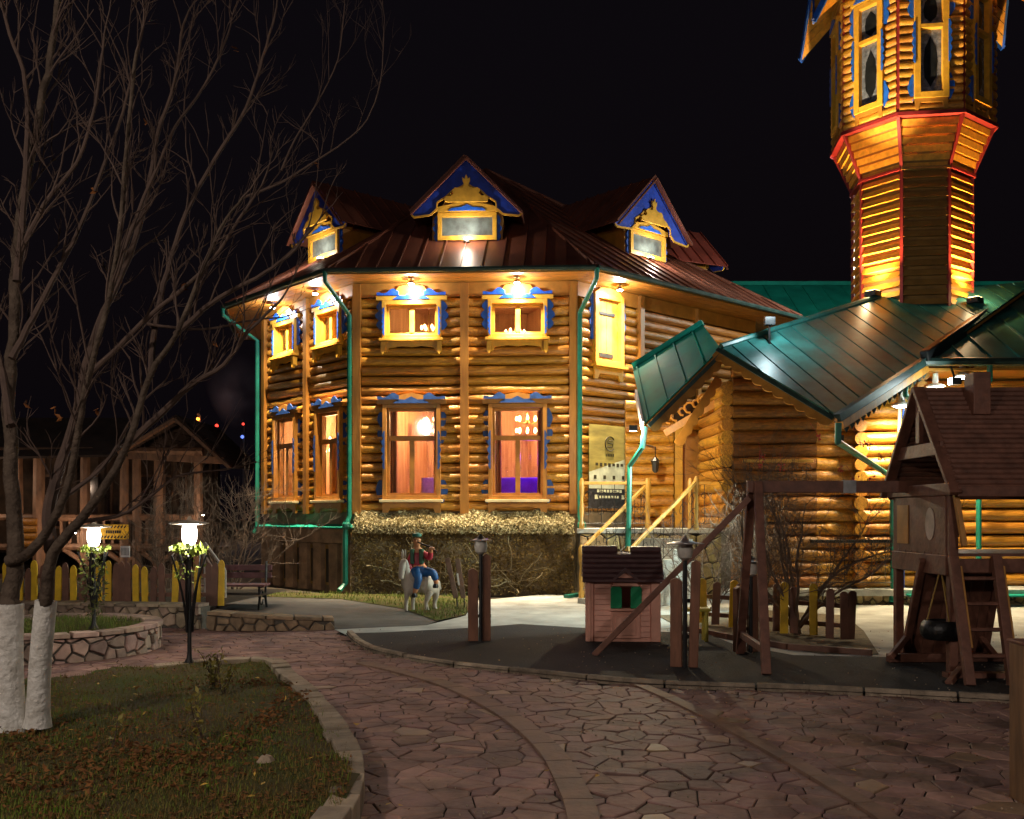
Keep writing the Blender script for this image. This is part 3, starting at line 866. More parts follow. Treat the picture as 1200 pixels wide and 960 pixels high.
# ---- dormers
def dormer(i, uc, t0=1.45, w=1.50, lamp=True, rm=ROOFR, k_=1.0):
    """Gabled dormer on roof face i; returns its lamp position."""
    n = dirv(HN[i]); F = Frame(HC + n * (RE - t0), Vector((-n.y, n.x, 0)), n)
    zb = ZE + SL * t0 - .05; hw = w / 2; ov = 1.17 * k_; ze = zb + .62; zr = zb + .62 + 1.12 * k_; fo = .32
    zk = lambda c: ZE + SL * (t0 - c)       # roof height at offset c (out +)
    dep = (zr - zb - .05) / SL
    b = MB()
    b.fbox(F, -hw + uc, uc + hw, zb - .3, ze - .012, -1.0, 0)
    b.prism(F, [(uc - hw, ze - .01), (uc + hw, ze - .01), (uc, zr - .28)], -2.0, -.002)
    dw = b.build('dormer', FRAMED, house)
    # window
    b = MB(); W, z0, z1 = .54, zb + .16, zb + .56
    b.fbox(F, uc - W - .09, uc - W, z0 - .1, z1 + .09, .002, .10); b.fbox(F, uc + W, uc + W + .09, z0 - .1, z1 + .09, .002, .10)
    b.fbox(F, uc - W, uc + W, z1, z1 + .09, .002, .098); b.fbox(F, uc - W, uc + W, z0 - .1, z0, .002, .098)
    b.build('dormer_window', FRAME, dw, bevel=.005)
    b = MB(); b.fbox(F, uc - W, uc + W, z0, z1, .02, .03); b.build('pane', mat('dormer pane', (.16, .20, .20), .12, .4, 3, .0, spec=.8, c2=(.05, .05, .05)), dw)
    # carved yellow crest over the window
    b = MB(); z = z1 + .10
    b.prism(F, [(uc - W - .12, z), (uc + W + .12, z), (uc + W + .12, z + .10), (uc, z + .22), (uc - W - .12, z + .10)], .004, .13); b.build('pediment', FRAME, dw)
    b = MB(); b.prism(F, [(uc - .4, z + .015), (uc + .4, z + .015), (uc + .33, z + .07), (uc + .12, z + .09), (uc, z + .15), (uc - .12, z + .09), (uc - .33, z + .07)], .131, .15); b.build('blue_carving', BLUE, dw)
    b = MB(); q = z + .16
    half = [(.44, q), (.47, q + .07), (.40, q + .13), (.33, q + .12), (.27, q + .17), (.30, q + .24), (.24, q + .30), (.15, q + .285), (.07, q + .30), (.045, q + .36), (.08, q + .45), (.075, q + .52), (.04, q + .47), (0, q + .58)]
    b.prism(F, [(uc + x, zz) for x, zz in half] + [(uc - x, zz) for x, zz in half[-2::-1]], .006 + fo - .10, fo - .04); b.build('carved_crest', FRAME, dw)
    # blue gable board with scalloped lower edge
    b = MB()
    low = [(-ov, ze - .04), (-ov + .06, ze - .10), (-hw - .02, ze - .06), (-hw + .12, ze + .06), (-.62, ze + .20), (-.42, ze + .33), (-.30, ze + .45), (-.12, ze + .52), (0, ze + .60)]
    low = low + [(-x, zz) for x, zz in low[-2::-1]]
    b.prism(F, [(uc + x, zz) for x, zz in low] + [(uc, zr)], fo - .14, fo - .11); b.build('gable_board', BLUED, dw)
    b = MB()
    for k in range(len(low) - 1):
        b.bar(F.p(uc + low[k][0], low[k][1], fo - .10), F.p(uc + low[k + 1][0], low[k + 1][1], fo - .10), .03, .04)
    b.build('gable_edging', FRAME, dw)
    for s_ in (-1, 1):
        b = MB(); b.prism(F, fret(zb + .05, ze - .02, uc + s_ * (W + .10), .09, s_, 3), .003, .05); b.build('blue_fretwork', BLUE, dw)
        # roof planes
        A0 = F.p(uc, zr + .02, fo); B0 = F.p(uc + s_ * ov, ze - .02, fo)
        A1 = F.p(uc, zr + .02, -(dep - fo * 0) - .3); B1 = F.p(uc + s_ * ov, ze - .02, -(ze - zb) / SL - .1)
        panels(dw, [A0, B0, B1, A1], (B0 - A0), .36, rm, start=.0, name='dormer_roof_panel')
        b = MB(); b.bar(A0 + F.n * .012 - Vector((0, 0, .05)), B0 + F.n * .012 - Vector((0, 0, .05)), .03, .07, F.n); b.build('rake_trim', ROOFR, dw)
    return F, uc, zb
DL = []
DL.append(dormer(2, 0.0))
DL.append(dormer(1, .25, w=1.4))
DL.append(dormer(3, .85, 1.7, k_=1.12))
DL.append(dormer(4, -2.1, rm=ROOFRD))

# ---- downspouts
def spout(parent, pts_, r=.05):
    b = MB(); b.tube(smooth_curve(pts_, 1), r, 8); o = b.build('downspout', PIPE, parent, True)
    return o
c01 = corner(HN[1], HN[2], HR); c12 = corner(HN[2], HN[3], HR); c00 = corner(HN[0], HN[1], HR)
def corner_spout(cw, ce, zb):
    d = (cw - HC).normalized()
    spout(house, [ce + d * .07 + Vector((0, 0, ZE - .03)), ce + d * .06 + Vector((0, 0, ZE - .22)), cw + d * .26 + Vector((0, 0, 5.75)), cw + d * .26 + Vector((0, 0, zb + .15)), cw + d * .34 + Vector((0, 0, zb))])
corner_spout(c01, ev[1], 1.45); corner_spout(c12, ev[2], 1.45); corner_spout(c00, ev[0], 1.2)
for cw in (c01, c12):
    d = (cw - HC).normalized()
    spout(house, [cw + d * .36 + Vector((0, 0, 1.5)), cw + d * .40 + Vector((0, 0, 1.2)), cw + d * .40 + Vector((0, 0, .22)), cw + d * .62 + Vector((0, 0, .08))], .055)
    b = MB(); b.lathe(cw + d * .36 + Vector((0, 0, 1.32)), [(.07, 0), (.09, .06), (.09, .12), (.07, .16)], 10); b.build('pipe_hopper', PIPE, house)
d = (c12 - HC).normalized()
b = MB(); b.bar(c12 + d * .62 + Vector((0, 0, .05)), c12 + d * .3 + Vector((-.35, -.95, .04)), .12, .06); b.build('drain_channel', PIPE, house)

# ---- interior rooms seen through the windows
ROOMW = mat('lit room panelling', (0.68, 0.40, 0.20), .6, .3, 2.2, .1, stretch=(5, 5, .4), coord='World', c2=(.40, .19, .08))
for z0, z1, nm in ((ZB + .02, 4.28, 'lower'), (4.55, ZT - .1, 'upper')):
    b = MB()
    rr_ = 2.9
    ring = [corner(HN[i], HN[(i + 1) % 7], rr_) for i in range(7)]
    big_ = [corner(HN[i], HN[(i + 1) % 7], HR - .13) for i in range(7)]
    vs = [Vector((p.x, p.y, z0)) for p in ring] + [Vector((p.x, p.y, z1)) for p in ring]
    b.add(vs, [(i, i + 7, (i + 1) % 7 + 7, (i + 1) % 7) for i in range(7)])
    b.add([Vector((p.x, p.y, z0)) for p in big_], [tuple(range(7))])
    b.add([Vector((p.x, p.y, z1)) for p in big_], [tuple(reversed(range(7)))])
    b.build('room_wall', ROOMW, house)
for i in (1, 2, 3):        # partition ribs so that one lit bay does not show into the next
    for t in (0.0,):
        p0 = corner(HN[i - 1], HN[i], 2.9); p1 = corner(HN[i - 1], HN[i], HR - .13)
        b = MB(); b.hexa([p0 + Vector((0, 0, ZB + .03)), p1 + Vector((0, 0, ZB + .03)), p1 + Vector((.04, 0, ZB + .03)), p0 + Vector((.04, 0, ZB + .03)), p0 + Vector((0, 0, ZT - .12)), p1 + Vector((0, 0, ZT - .12)), p1 + Vector((.04, 0, ZT - .12)), p0 + Vector((.04, 0, ZT - .12))])
        b.build('room_partition', ROOMW, house)
def chandelier(p, r, n, label, energy, colr=(1, .60, .27)):
    t = thing('chandelier', label, 'chandelier', p, 'chandeliers inside the log house')
    b = MB(); b.tube([p + Vector((0, 0, .02)), p + Vector((0, 0, .45))], .012, 6); b.lathe(p, [(.02, -.08), (.06, -.04), (.03, .02), (.015, .1)], 10)
    for k in range(n):
        a = 6.283 * k / n; e = p + Vector((math.cos(a) * r, math.sin(a) * r, .0))
        b.tube([p + Vector((0, 0, -.02)), (p + e) / 2 - Vector((0, 0, .06)), e], .008, 5)
    b.build('frame', mat('brass', (.5, .3, .08), .35, .2, 8, metal=.8), t)
    for k in range(n):
        a = 6.283 * k / n; e = p + Vector((math.cos(a) * r, math.sin(a) * r, .0))
        for dz in ((0, -.26) if n > 6 else (0,)):
            b = MB(); b.lathe(e + Vector((0, 0, dz)), [(.012, 0), (.03, .03), (.026, .07), (.008, .1)], 8); b.build('bulb', BULBW, t, True)
    light('chandelier_light', 'POINT', p + Vector((0, 0, .12)), energy, colr, .02, parent=t)
chandelier(F0.p(-.80, 3.68, -1.3), .24, 8, 'chandelier with lit bulbs inside lower front window beside banquet table', 165)
chandelier(F0.p(1.25, 3.70, -1.3), .24, 8, 'chandelier with lit bulbs inside lower front window with purple light', 165)
chandelier(F0.p(-.95, 5.75, -1.4), .16, 6, 'small chandelier inside upper front window with dark doorway', 20)
chandelier(F0.p(.98, 5.60, -1.2), .20, 6, 'small candle chandelier inside upper front window next to curtain', 22)
chandelier(F1.p(-.3, 3.35, -1.0), .28, 8, 'ring chandelier inside lower window by the downspout end of side wall', 190, (1, .7, .4))
chandelier(F1.p(1.3, 3.30, -1.0), .26, 8, 'ring chandelier inside lower window next to the front corner', 190, (1, .7, .4))
light('room_light', 'POINT', F1.p(.5, 5.6, -1.4), 14, (1, .62, .3), .15, parent=house)
# purple-lit banquet table and curtain details
PURP = mat('purple lit cloth', (.16, .02, .75), .5, .2, 4)
for uc, lab in ((-.55, 'banquet table with white cloth and gold chair sash inside front window'), (1.1, 'long table under purple cloth inside front window')):
    t = thing('banquet_table', lab, 'table', F0.p(uc, ZB, -1.2))
    b = MB(); wd = .5 if uc < 0 else .85
    b.fbox(F0, uc - wd, uc + wd, ZB + .04, ZB + .74, -1.5, -.9); b.build('table_cloth', PURP if uc > 0 else mat('white lit cloth', (.8, .75, .7), .6), t, bevel=.03)
    b = MB()
    for k in range(5):
        b.lathe(F0.p(uc - wd * .7 + k * wd * .35, ZB + .745, -1.1), [(.03, 0), (.008, .02), (.008, .12), (.04, .16), (.035, .24)], 8)
    b.build('table_glassware', GLASS, t, True)
    light('table_light', 'POINT', F0.p(uc + .25, ZB + 1.15, -.55), 9, (.35, .05, 1), .05, parent=t)
CURT = mat('room curtain', (.42, .2, .1), .8, .2, 4, stretch=(8, 8, .3), coord='World')
for F, us in ((F0, (-1.62, -.58, .60, 1.62)), (F1, (-.93, -.1, .95, 1.8))):
    for u in us:
        b = MB()
        for k in range(5):
            b.tube([F.p(u - .1 + k * .05, ZB + .05, -.42 - .02 * (k % 2)), F.p(u - .1 + k * .05, 4.2, -.42 - .02 * (k % 2))], .03, 6)
        b.build('curtain', CURT, house, True)
# ---- eave spotlights
SPOTS = [(F0, -1.06, 'front wall beside the downspout corner'), (F0, 1.10, 'front wall next to the shuttered window corner'), (F1, -.50, 'outer bay of side wall'), (F1, 1.36, 'inner bay of side wall'), (F2, -1.38, 'shuttered window')]
for F, u, where in SPOTS:
    p = F.p(u, ZT + .03, .44)
    t = thing('eave_spotlight', 'small round spotlight under the eave above ' + where, 'lamp', p, 'spotlights under the eaves')
    b = MB(); b.lathe(p, [(.07, 0), (.07, -.015), (.02, -.02), (.02, -.05), (.05, -.06), (.072, -.10), (.075, -.115)], 12); b.build('housing', mat('chrome', (.6, .6, .6), .2, .1, 5, metal=1), t, True)
    b = MB(); b.lathe(p, [(.06, -.116), (.05, -.13)], 12); b.build('lit_lens', BULB, t)
    light('spot_glow', 'POINT', p - Vector((0, 0, .17)), 24, (.95, .96, 1.0), .02, parent=t)
    light('spot_beam', 'SPOT', p - Vector((0, 0, .18)), 230, (1, .82, .56), .02, F.p(u, 3.0, .20), 112, .8, t)
    light('spot_throw', 'SPOT', p - Vector((0, 0, .18)), 1350, (1, .78, .48), .02, F.p(u, 1.6, .16), 58, .9, t)
# ---- dormer lamps
for (F, uc, zb), nm in zip(DL[:3], ('front dormer', 'dormer over the side wall', 'dormer over the shuttered window')):
    p = F.p(uc, zb + .07, .16)
    t = thing('dormer_lamp', 'small lit floodlight on the sill of the ' + nm, 'lamp', p, 'lamps on the dormers')
    b = MB(); b.fbox(F, uc - .06, uc + .06, zb + .0, zb + .05, .10, .22); b.build('housing', BLACK, t)
    b = MB(); b.fbox(F, uc - .05, uc + .05, zb + .051, zb + .065, .11, .21); b.build('lit_lens', BULB, t)
    light('lamp_glow', 'POINT', F.p(uc, zb + .16, .46), 22, (1, .88, .70), .02, parent=t)
# ================================================================== ENTRANCE WING (green roofs)
wing = thing('entrance_wing', 'golden log entrance wing with porch gable, green metal roofs and stone-faced deck', 'building', (5, 18.5, 0))
A0 = P(845, 409, 17.7)
def onS(px, py, k=.72):
    """Point of the big seamed roof slope seen at a pixel: the slope starts at the porch apex and rises to the back."""
    dz = (HOR - py) / FPX; dx = (px - 600) / FPX
    Y = (A0.z - k * A0.y - CAMZ) / (dz - k)
    return Vector((dx * Y, Y, CAMZ + dz * Y))
Rr = onS(981, 490); Bb = onS(1082, 424); Vv = onS(1215, 330); Tt = onS(1030, 350)
S = [A0, Rr, Bb, Vv, Tt]
b = MB(); b.slab([p - Vector((0, 0, .07)) for p in S], .05, (0, 0, 1)); sroof = b.build('main_roof', ORANGE, wing)
b = MB(); b.slab([p - Vector((0, 0, .018)) for p in S], .012, (0, 0, 1)); b.build('underlay', BLACK, sroof)
panels(sroof, S, onS(1010, 466) - onS(912, 388), .36, ROOFK, seam=0, start=.1, gap=.032, th=.03)
b = MB(); b.tube([A0 + Vector((0, 0, .03)), Tt + Vector((0, 0, .03))], .07, 8); b.build('ridge_cap', ROOFK, sroof, True)
Lw = P(756, 497, 17.4); Kk = P(742, 432, 19.6); A1 = P(839, 404, 19.2)
TL = [A0, A1, Kk, Lw]
nT = (Kk - A0).cross(Lw - A0); A1 = A1 - nT.normalized() * (A1 - A0).dot(nT.normalized())
TL = [A0, A1, Kk, Lw]
b = MB(); b.slab([p - Vector((0, 0, .07)) for p in TL], .045, (0, 0, 1)); troof = b.build('porch_roof', ORANGE, wing)
panels(troof, TL, Lw - Kk, .42, ROOFG, start=.05)
b = MB(); b.bar(Kk + Vector((0, 0, .05)), A1 + Vector((0, 0, .05)), .14, .10); b.build('ridge_cap', ROOFG, troof)
b = MB(); b.bar(Kk.lerp(Lw, .45) + Vector((-.05, -.02, -.03)), Lw + Vector((-.05, -.02, -.03)), .04, .16); b.build('fascia_end', mat('pale fascia', (.5, .42, .4), .5, .3, 4), troof)
# bargeboards of the porch gable with scalloped lower edge
def barge(p, q, w, m, parent, off=0.0, teeth=0, name='bargeboard'):
    p = Vector(p); q = Vector(q); d = q - p; L = d.length; u = d / L
    n = Vector((0, -1, 0)); n = (n - u * n.dot(u)).normalized(); up = n.cross(u)
    if up.z < 0: up = -up
    F = Frame(p + n * off, u, n, up); b = MB()
    if teeth:
        low = []
        for i in range(teeth * 4 + 1):
            t = i / (teeth * 4); low.append((L * t, -w - .05 * abs(math.sin(t * math.pi * teeth))))
        b.prism(F, low + [(L, -.03), (0, -.03)], 0, .03)
    else:
        b.fbox(F, 0, L, -w, -.03, 0, .03)
    return b.build(name, m, parent)
barge(Lw, A0, .20, FRAMED, wing, .02, 9); barge(A0, Rr, .20, FRAMED, wing, .02, 11)
barge(Lw, A0, .10, GUTTER, wing, .055, 0, 'gable_edge'); barge(A0, Rr, .10, GUTTER, wing, .055, 0, 'gable_edge')
barge(Lw + Vector((.55, .4, -.28)), A0 + Vector((-.05, .4, -.42)), .16, FRAMED, wing, .0, 7)
# eave with gutter, sawtooth trim and soffit from the gable corner to the right-hand roof
b = MB(); b.bar(Rr, Bb, .13, .13); b.build('gutter', GUTTER, wing)
b = MB(); b.bar(Rr + Vector((.10, .12, -.10)), Bb + Vector((.10, .12, -.10)), .10, .12); b.build('eave_board', ORANGE, wing)
nt_ = 16
for i in range(nt_):
    p = (Rr + Vector((.14, .10, -.16))).lerp(Bb + Vector((.1, .1, -.16)), (i + .5) / nt_); b = MB()
    b.add([p + Vector((-.05, 0, 0)), p + Vector((.05, 0, 0)), p + Vector((0, 0, -.10)), p + Vector((-.05, .02, 0)), p + Vector((.05, .02, 0)), p + Vector((0, .02, -.10))], [(0, 2, 1), (3, 4, 5), (0, 1, 4, 3), (1, 2, 5, 4), (2, 0, 3, 5)])
    b.build('sawtooth', GUTTER, wing)
EV0 = Bb; EV1 = Vector((13.0, Bb.y, Bb.z))
b = MB(); b.tube([EV0, EV1], .08, 8); b.build('gutter', GUTTER, wing, True)
b = MB(); b.box(Bb.x, 13, Bb.y + .08, 18.9, Bb.z - .14, Bb.z - .10); b.build('soffit', ORANGE, wing)
Hh = lambda X, Y: Vector((X, Y, Bb.z + .6 * (Y - Bb.y)))
qy = (1.6 - Bb.z + .6 * Bb.y) / (.6 - (605 - 333) / 1150); Hp = P(1212, 333, qy)
D4 = [Bb, EV1, Hh(13, qy), Hp]
b = MB(); b.slab([p - Vector((0, 0, .05)) for p in D4], .03, (0, 0, 1)); droof = b.build('front_roof', GUTTER, wing)
panels(droof, D4, (0, -1, -.6), .5, ROOFK)
b = MB(); b.bar(Bb + Vector((0, -.05, .06)), Hp + Vector((0, -.05, .06)), .16, .26, (0, 0, 1)); b.build('hip_edge', BLACK, wing, bevel=.03)
# walls
def XY(px, Y): return (px - 600) / FPX * Y
W1Y = 18.0
Fw = Frame((0, W1Y, 0), (1, 0, 0), (0, -1, 0))
xa, xb, xc, xd = XY(858, 18), XY(955, 18), XY(1003, 18), XY(1072, 18)
log_wall(wing, Fw, xa, xb, .30, 4.35, .235, .125, LOGD)  # porch shadow put into the darker log colour
log_wall(wing, Fw, xb, xd, .30, 4.1, .235, .125, LOGW, [], [(xc, .14)])
Fw2 = Frame((0, 18.45, 0), (1, 0, 0), (0, -1, 0))
log_wall(wing, Fw2, xd, 13, .30, 4.15, .235, .125, LOGW, [])
for x, y in ((xc, 17.85), (xd + .06, 17.9)):            # stacked log ends at the corners
    for i in range(17):
        put_log(wing, (x, y - .12, .42 + i * .235), (x, y + .5, .42 + i * .235), .115 * rnd.uniform(.9, 1.1), LOGW, 'log_end')
b = MB(); b.fbox(Fw, XY(1050, 18) - .025, XY(1050, 18) + .025, .3, 4.0, .12, .17); b.build('corner_trim', SILLM, wing)
b = MB(); b.fbox(Fw, XY(1054, 18), XY(1054, 18) + .03, .3, 4.0, .12, .16); b.build('blue_corner_trim', BLUE, wing)
# ledge and stone plinth
b = MB(); b.box(XY(905, 17.7), 13, 17.55, 18.6, .17, .29); b.build('ledge', CONC, wing, bevel=.01)
b = MB(); b.box(XY(905, 17.7), 13, 17.72, 18.6, -.1, .168); b.build('plinth', MORTAR, wing)
stones(wing, lambda s, h, c: Vector((s, 17.72 - c, h)), XY(960, 17.7), 12.6, 0, .165, .17, STONEY, .05)
# porch back wall, door, cross wall of log ends
Fb = Frame((0, 20.35, 0), (1, 0, 0), (0, -1, 0))
dX0, dX1 = XY(790, 20.3), XY(838, 20.3)
log_wall(wing, Fb, 2.35, dX0 - .02, 1.36, 4.0, .22, .118, LOGW, [])
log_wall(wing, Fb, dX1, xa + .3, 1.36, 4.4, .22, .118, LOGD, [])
b = MB(); b.fbox(Fb, dX0, dX1, 1.36, 4.0, -.1, -.04); b.build('door_wall', CHINK, wing)
b = MB(); b.fbox(Fb, dX0, dX0 + .16, 1.36, 3.55, -.03, .17); b.fbox(Fb, dX1 - .1, dX1, 1.36, 3.55, -.03, .14); b.fbox(Fb, dX0 + .16, dX1 - .1, 3.38, 3.55, -.03, .14)
pd = b.build('porch_door', FRAME, wing, bevel=.01)
b = MB(); b.fbox(Fb, dX0 + .17, dX1 - .11, 1.37, 3.37, -.02, .03); b.build('door_leaf', FRAMED, pd)
for i in range(3):
    b = MB(); b.fbox(Fb, dX0 + .24, dX1 - .18, 1.5 + i * .62, 1.98 + i * .62, .031, .05); b.build('door_panel', FRAMED, pd, bevel=.01)
b = MB(); b.tube([Fb.p(dX1 - .16, 2.35, .05), Fb.p(dX1 - .16, 2.36, .1), Fb.p(dX1 - .28, 2.36, .1)], .014, 6); b.build('door_handle', BLACK, pd)
cwx = XY(848, 18.3)
for i in range(12):
    put_log(wing, (cwx, 17.95, 1.48 + i * .225), (cwx, 20.3, 1.48 + i * .225), .118, LOGW)
b = MB(); b.box(cwx + .05, cwx + .10, 18.05, 20.3, 1.36, 4.1); b.build('cross_wall', CHINK, wing)
# small carved inner canopy board over the door
p, q = P(776, 503, 19.0), P(856, 455, 18.6)
barge(p, q, .16, ORANGE, wing, 0, 0, 'canopy_board')
u = (q - p).normalized(); L = (q - p).length
for i in range(9):
    c = p + u * (.15 + i * (L - .3) / 8) + Vector((0, -.03, .10)); rr_ = .07 + .03 * (i % 2); b = MB()
    b.tube([c + Vector((rr_ * math.cos(t), 0, rr_ * math.sin(t))) for t in [k * .7 for k in range(8)]], .022, 6); b.build('carved_scroll', ORANGE, wing, True)
# deck
DKZ = 1.36
dk = [(1.25, 18.95), (4.05, 18.95), (4.05, 20.5), (2.6, 21.0), (1.55, 20.1)]
b = MB(); b.slab([(x, y, DKZ - .09) for x, y in dk], .09, (0, 0, 1)); b.build('deck', CONC, wing, bevel=.01)
b = MB(); b.slab([(x + (.05 if x < 2 else 0), y + .08, -.1) for x, y in dk], DKZ + .005, (0, 0, 1)); b.build('deck_base', MORTAR, wing)
stones(wing, lambda s, h, c: Vector((s, 19.03 - c, h)), 1.32, 4.05, 0, DKZ - .1, .30, STONEY, .06)
# steps down to the walk
sd = Vector((-.80, -.60, 0)).normalized(); sn = Vector((sd.y, -sd.x, 0)); s0 = Vector((3.02, 18.55, 0))
for i in range(7):
    c = s0 + sd * (.1 + i * .24); z = DKZ - .18 * (i + 1); b = MB()
    b.hexa([c - sn * .62 + Vector((0, 0, 0)), c + sn * .62, c + sn * .62 + sd * .27, c - sn * .62 + sd * .27] + [v + Vector((0, 0, z)) for v in (c - sn * .62, c + sn * .62, c + sn * .62 + sd * .27, c - sn * .62 + sd * .27)])
    b.build('step', CONC, wing)
def scroll_rail(parent, p0, p1, h0, h1, n, rail_m, name='railing', post=True):
    """Handrail with posts and wrought-iron balusters with scrolls."""
    p0 = Vector(p0); p1 = Vector(p1); b = MB(); d = (p1 - p0)
    b.bar(p0 + Vector((0, 0, h1)), p1 + Vector((0, 0, h1)), .06, .06); rl = b.build(name, rail_m, parent, bevel=.01)
    if post:
        for p in (p0, p1):
            b = MB(); b.lathe(p + Vector((0, 0, -.02)), [(.05, 0), (.05, .12), (.03, .18), (.045, .4), (.03, .6), (.05, h1 - .12), (.05, h1 + .05), (.02, h1 + .12)], 8); b.build('newel', rail_m, rl, True)
    b = MB()
    b.tube([p0 + Vector((0, 0, h0)), p1 + Vector((0, 0, h0))], .009, 5)
    for i in range(n):
        c = p0 + d * ((i + .5) / n); hd = d.normalized()
        b.tube([c + Vector((0, 0, h0)), c + Vector((0, 0, h1 - .02))], .007, 5)
        r_ = min(.13, d.length / n * .42)
        for zz in (h0 + (h1 - h0) * .3, h0 + (h1 - h0) * .68):
            b.tube([c + hd * (r_ * (1 - k * .07) * math.cos(k * .75)) + Vector((0, 0, zz + r_ * (1 - k * .07) * math.sin(k * .75))) for k in range(11)], .006, 4)
    b.build('iron_scrollwork', BLACK, rl)
YRAIL = mat('yellow rail wood', (.55, .31, .06), .45, .2, 4)
for sgn in (-1, 1):
    p = s0 + sn * .62 * sgn + Vector((0, 0, DKZ)); q = p + sd * 1.72 + Vector((0, 0, -1.26))
    scroll_rail(wing, q, p, .12, .88, 7, YRAIL, 'stair_rail')
scroll_rail(wing, (1.35, 19.0, DKZ), (2.62, 19.0, DKZ), .1, .88, 5, YRAIL)
scroll_rail(wing, (3.45, 19.0, DKZ), (4.0, 19.0, DKZ), .1, .88, 3, YRAIL)
scroll_rail(wing, (XY(950, 17.6), 17.62, .29), (XY(1046, 17.6), 17.62, .29), .12, .86, 6, BLACK, 'ledge_rail', False)
scroll_rail(wing, (XY(868, 17.9), 17.75, 2.1), (XY(950, 17.9), 17.75, 2.1), .05, .5, 5, YRAIL, 'window_box_rail', False)
# downspouts
def at(px, py, Y): return P(px, py, Y)
spout(wing, [Lw + Vector((0, -.02, -.05)), at(753, 524, 17.4), at(738, 546, 17.9), at(737, 600, 17.9), at(735, 690, 17.9)], .05)
spout(wing, [Rr + Vector((.02, 0, -.08)), at(982, 518, Rr.y), at(1046, 560, 17.6), at(1047, 690, 17.7), at(1045, 706, 17.6)], .055)
spout(wing, [at(1061, 447, 17.2), at(1061, 463, 17.2), at(1098, 494, 18.0), at(1100, 690, 18.2)], .05)
spout(wing, [at(1160, 428, 17.2), at(1160, 445, 17.2), at(1147, 470, 18.1), at(1147, 690, 18.2)], .05)
b = MB(); b.box(XY(1068, 17.3), 13, 17.2, 17.6, .18, .21); b.build('teal_sill', ROOFG, wing)
# soffit lamps that light the log wall
for px, py, Y, wh, en in ((1056, 474, 17.45, 'sawtooth eave', 90), (1096, 452, 17.7, 'drainpipe elbow', 90), (1128, 440, 17.6, 'play tower chimney', 60)):
    p = P(px, py, Y); t = thing('soffit_lamp', 'flat white lamp under green eave beside the ' + wh, 'lamp', p, 'lamps under the wing eave')
    b = MB(); b.lathe(p, [(.05, .22), (.05, .05), (.16, 0), (.17, -.03)], 14); b.build('shade', WHITE, t, True)
    b = MB(); b.lathe(p, [(.13, -.031), (.10, -.05)], 14); b.build('lit_lens', BULB, t)
    light('lamp_beam', 'SPOT', p - Vector((0, .02, .08)), en * 3.2, (1, .76, .42), .07, p + Vector((.0, .12, -3)), 150, .8, t)
p = P(1120, 447, 16.9); t = thing('eave_floodlight', 'cool white floodlight under the green gutter next to the toy chimney', 'lamp', p)
b = MB(); b.box(p.x - .09, p.x + .07, p.y - .07, p.y + .07, p.z - .06, p.z + .06); b.tube([p, p + Vector((.05, .3, .3))], .02, 6); b.build('housing', BLACK, t)
b = MB(); b.box(p.x - .105, p.x - .091, p.y - .06, p.y + .06, p.z - .05, p.z + .05); b.build('lit_lens', emis('cool lens', (.8, .95, 1), 40), t)
light('flood_beam', 'POINT', p + Vector((-.16, -.05, -.12)), 14, (.80, 1, .92), .04, parent=t)
p = Rr + Vector((.15, .35, -.30)); t = thing('corner_fill_light', 'small floodlight added under the low corner of the seamed roof to brighten the walk', 'lamp', p)  # added fill lamp to brighten the walk
b = MB(); b.box(p.x - .06, p.x + .06, p.y - .06, p.y + .06, p.z - .04, p.z + .05); b.tube([p, p + Vector((0, 0, .22))], .015, 6); b.build('housing', BLACK, t)
light('flood_beam', 'SPOT', p + Vector((-.08, 0, -.07)), 620, (.80, 1, .90), .05, (-.8, 16.6, .0), 84, .6, t)
# porch lamp: a lantern on a bracket by the steps
p = P(768, 545, 19.6); t = thing('porch_lantern', 'iron bracket lantern hanging beside the porch door', 'lamp', p)
b = MB(); b.tube([P(748, 520, 20.2), P(760, 522, 19.9), P(768, 524, 19.6), P(768, 536, 19.6)], .012, 6); b.lathe(p, [(.02, .16), (.10, .08), (.08, .06), (.06, -.12), (.02, -.16)], 8); b.build('lantern', BLACK, t)
# floodlight above the walk lighting porch, door and banner
p = P(742, 502, 17.2); t = thing('porch_floodlight', 'small floodlight fixed at the low corner of the porch gable', 'lamp', p)
b = MB(); b.box(p.x - .07, p.x + .07, p.y - .05, p.y + .05, p.z - .05, p.z + .05); b.build('housing', BLACK, t)
b = MB(); b.box(p.x - .05, p.x + .05, p.y + .051, p.y + .06, p.z - .035, p.z + .035); b.build('lit_lens', BULB, t)
light('flood_beam', 'POINT', p + Vector((.02, .16, -.06)), 130, (1, .84, .54), .05, parent=t)
# banner on the house wall
t = thing('banner', 'olive vertical banner with a painted patch of light and round emblem hanging on log wall behind the deck', 'banner', F2.p(-1.36, 1.75, .14))
BANU = mat('olive banner cloth', (.36, .29, .07), .6, .3, 2, .1, stretch=(.6, .6, 3))
b = MB(); b.fbox(F2, -2.0, -.72, 2.18, 3.52, .13, .14); b.build('banner_cloth', BANU, t)
b = MB(); b.prism(F2, [(-2.0, 2.18), (-.72, 2.18), (-.72, 2.86), (-2.0, 2.52)], .141, .143); b.build('banner_light_patch', mat('banner painted light', (.62, .66, .5), .6, .2, 4), t)  # lit part of the banner: lamplight painted as a pale slanted patch
b = MB(); b.fbox(F2, -2.0, -.72, 1.76, 2.178, .13, .14); b.build('banner_photo', mat('dark banner print', (.03, .03, .035), .5, .6, 14), t)
DKP = mat('brown print', (.05, .04, .015), .6)
b = MB(); c = (-1.36, 3.13)
b.tube([F2.p(c[0] + .15 * math.cos(a), c[1] + .15 * math.sin(a), .143) for a in [R(40 + k * 14) for k in range(21)]], .016, 4)
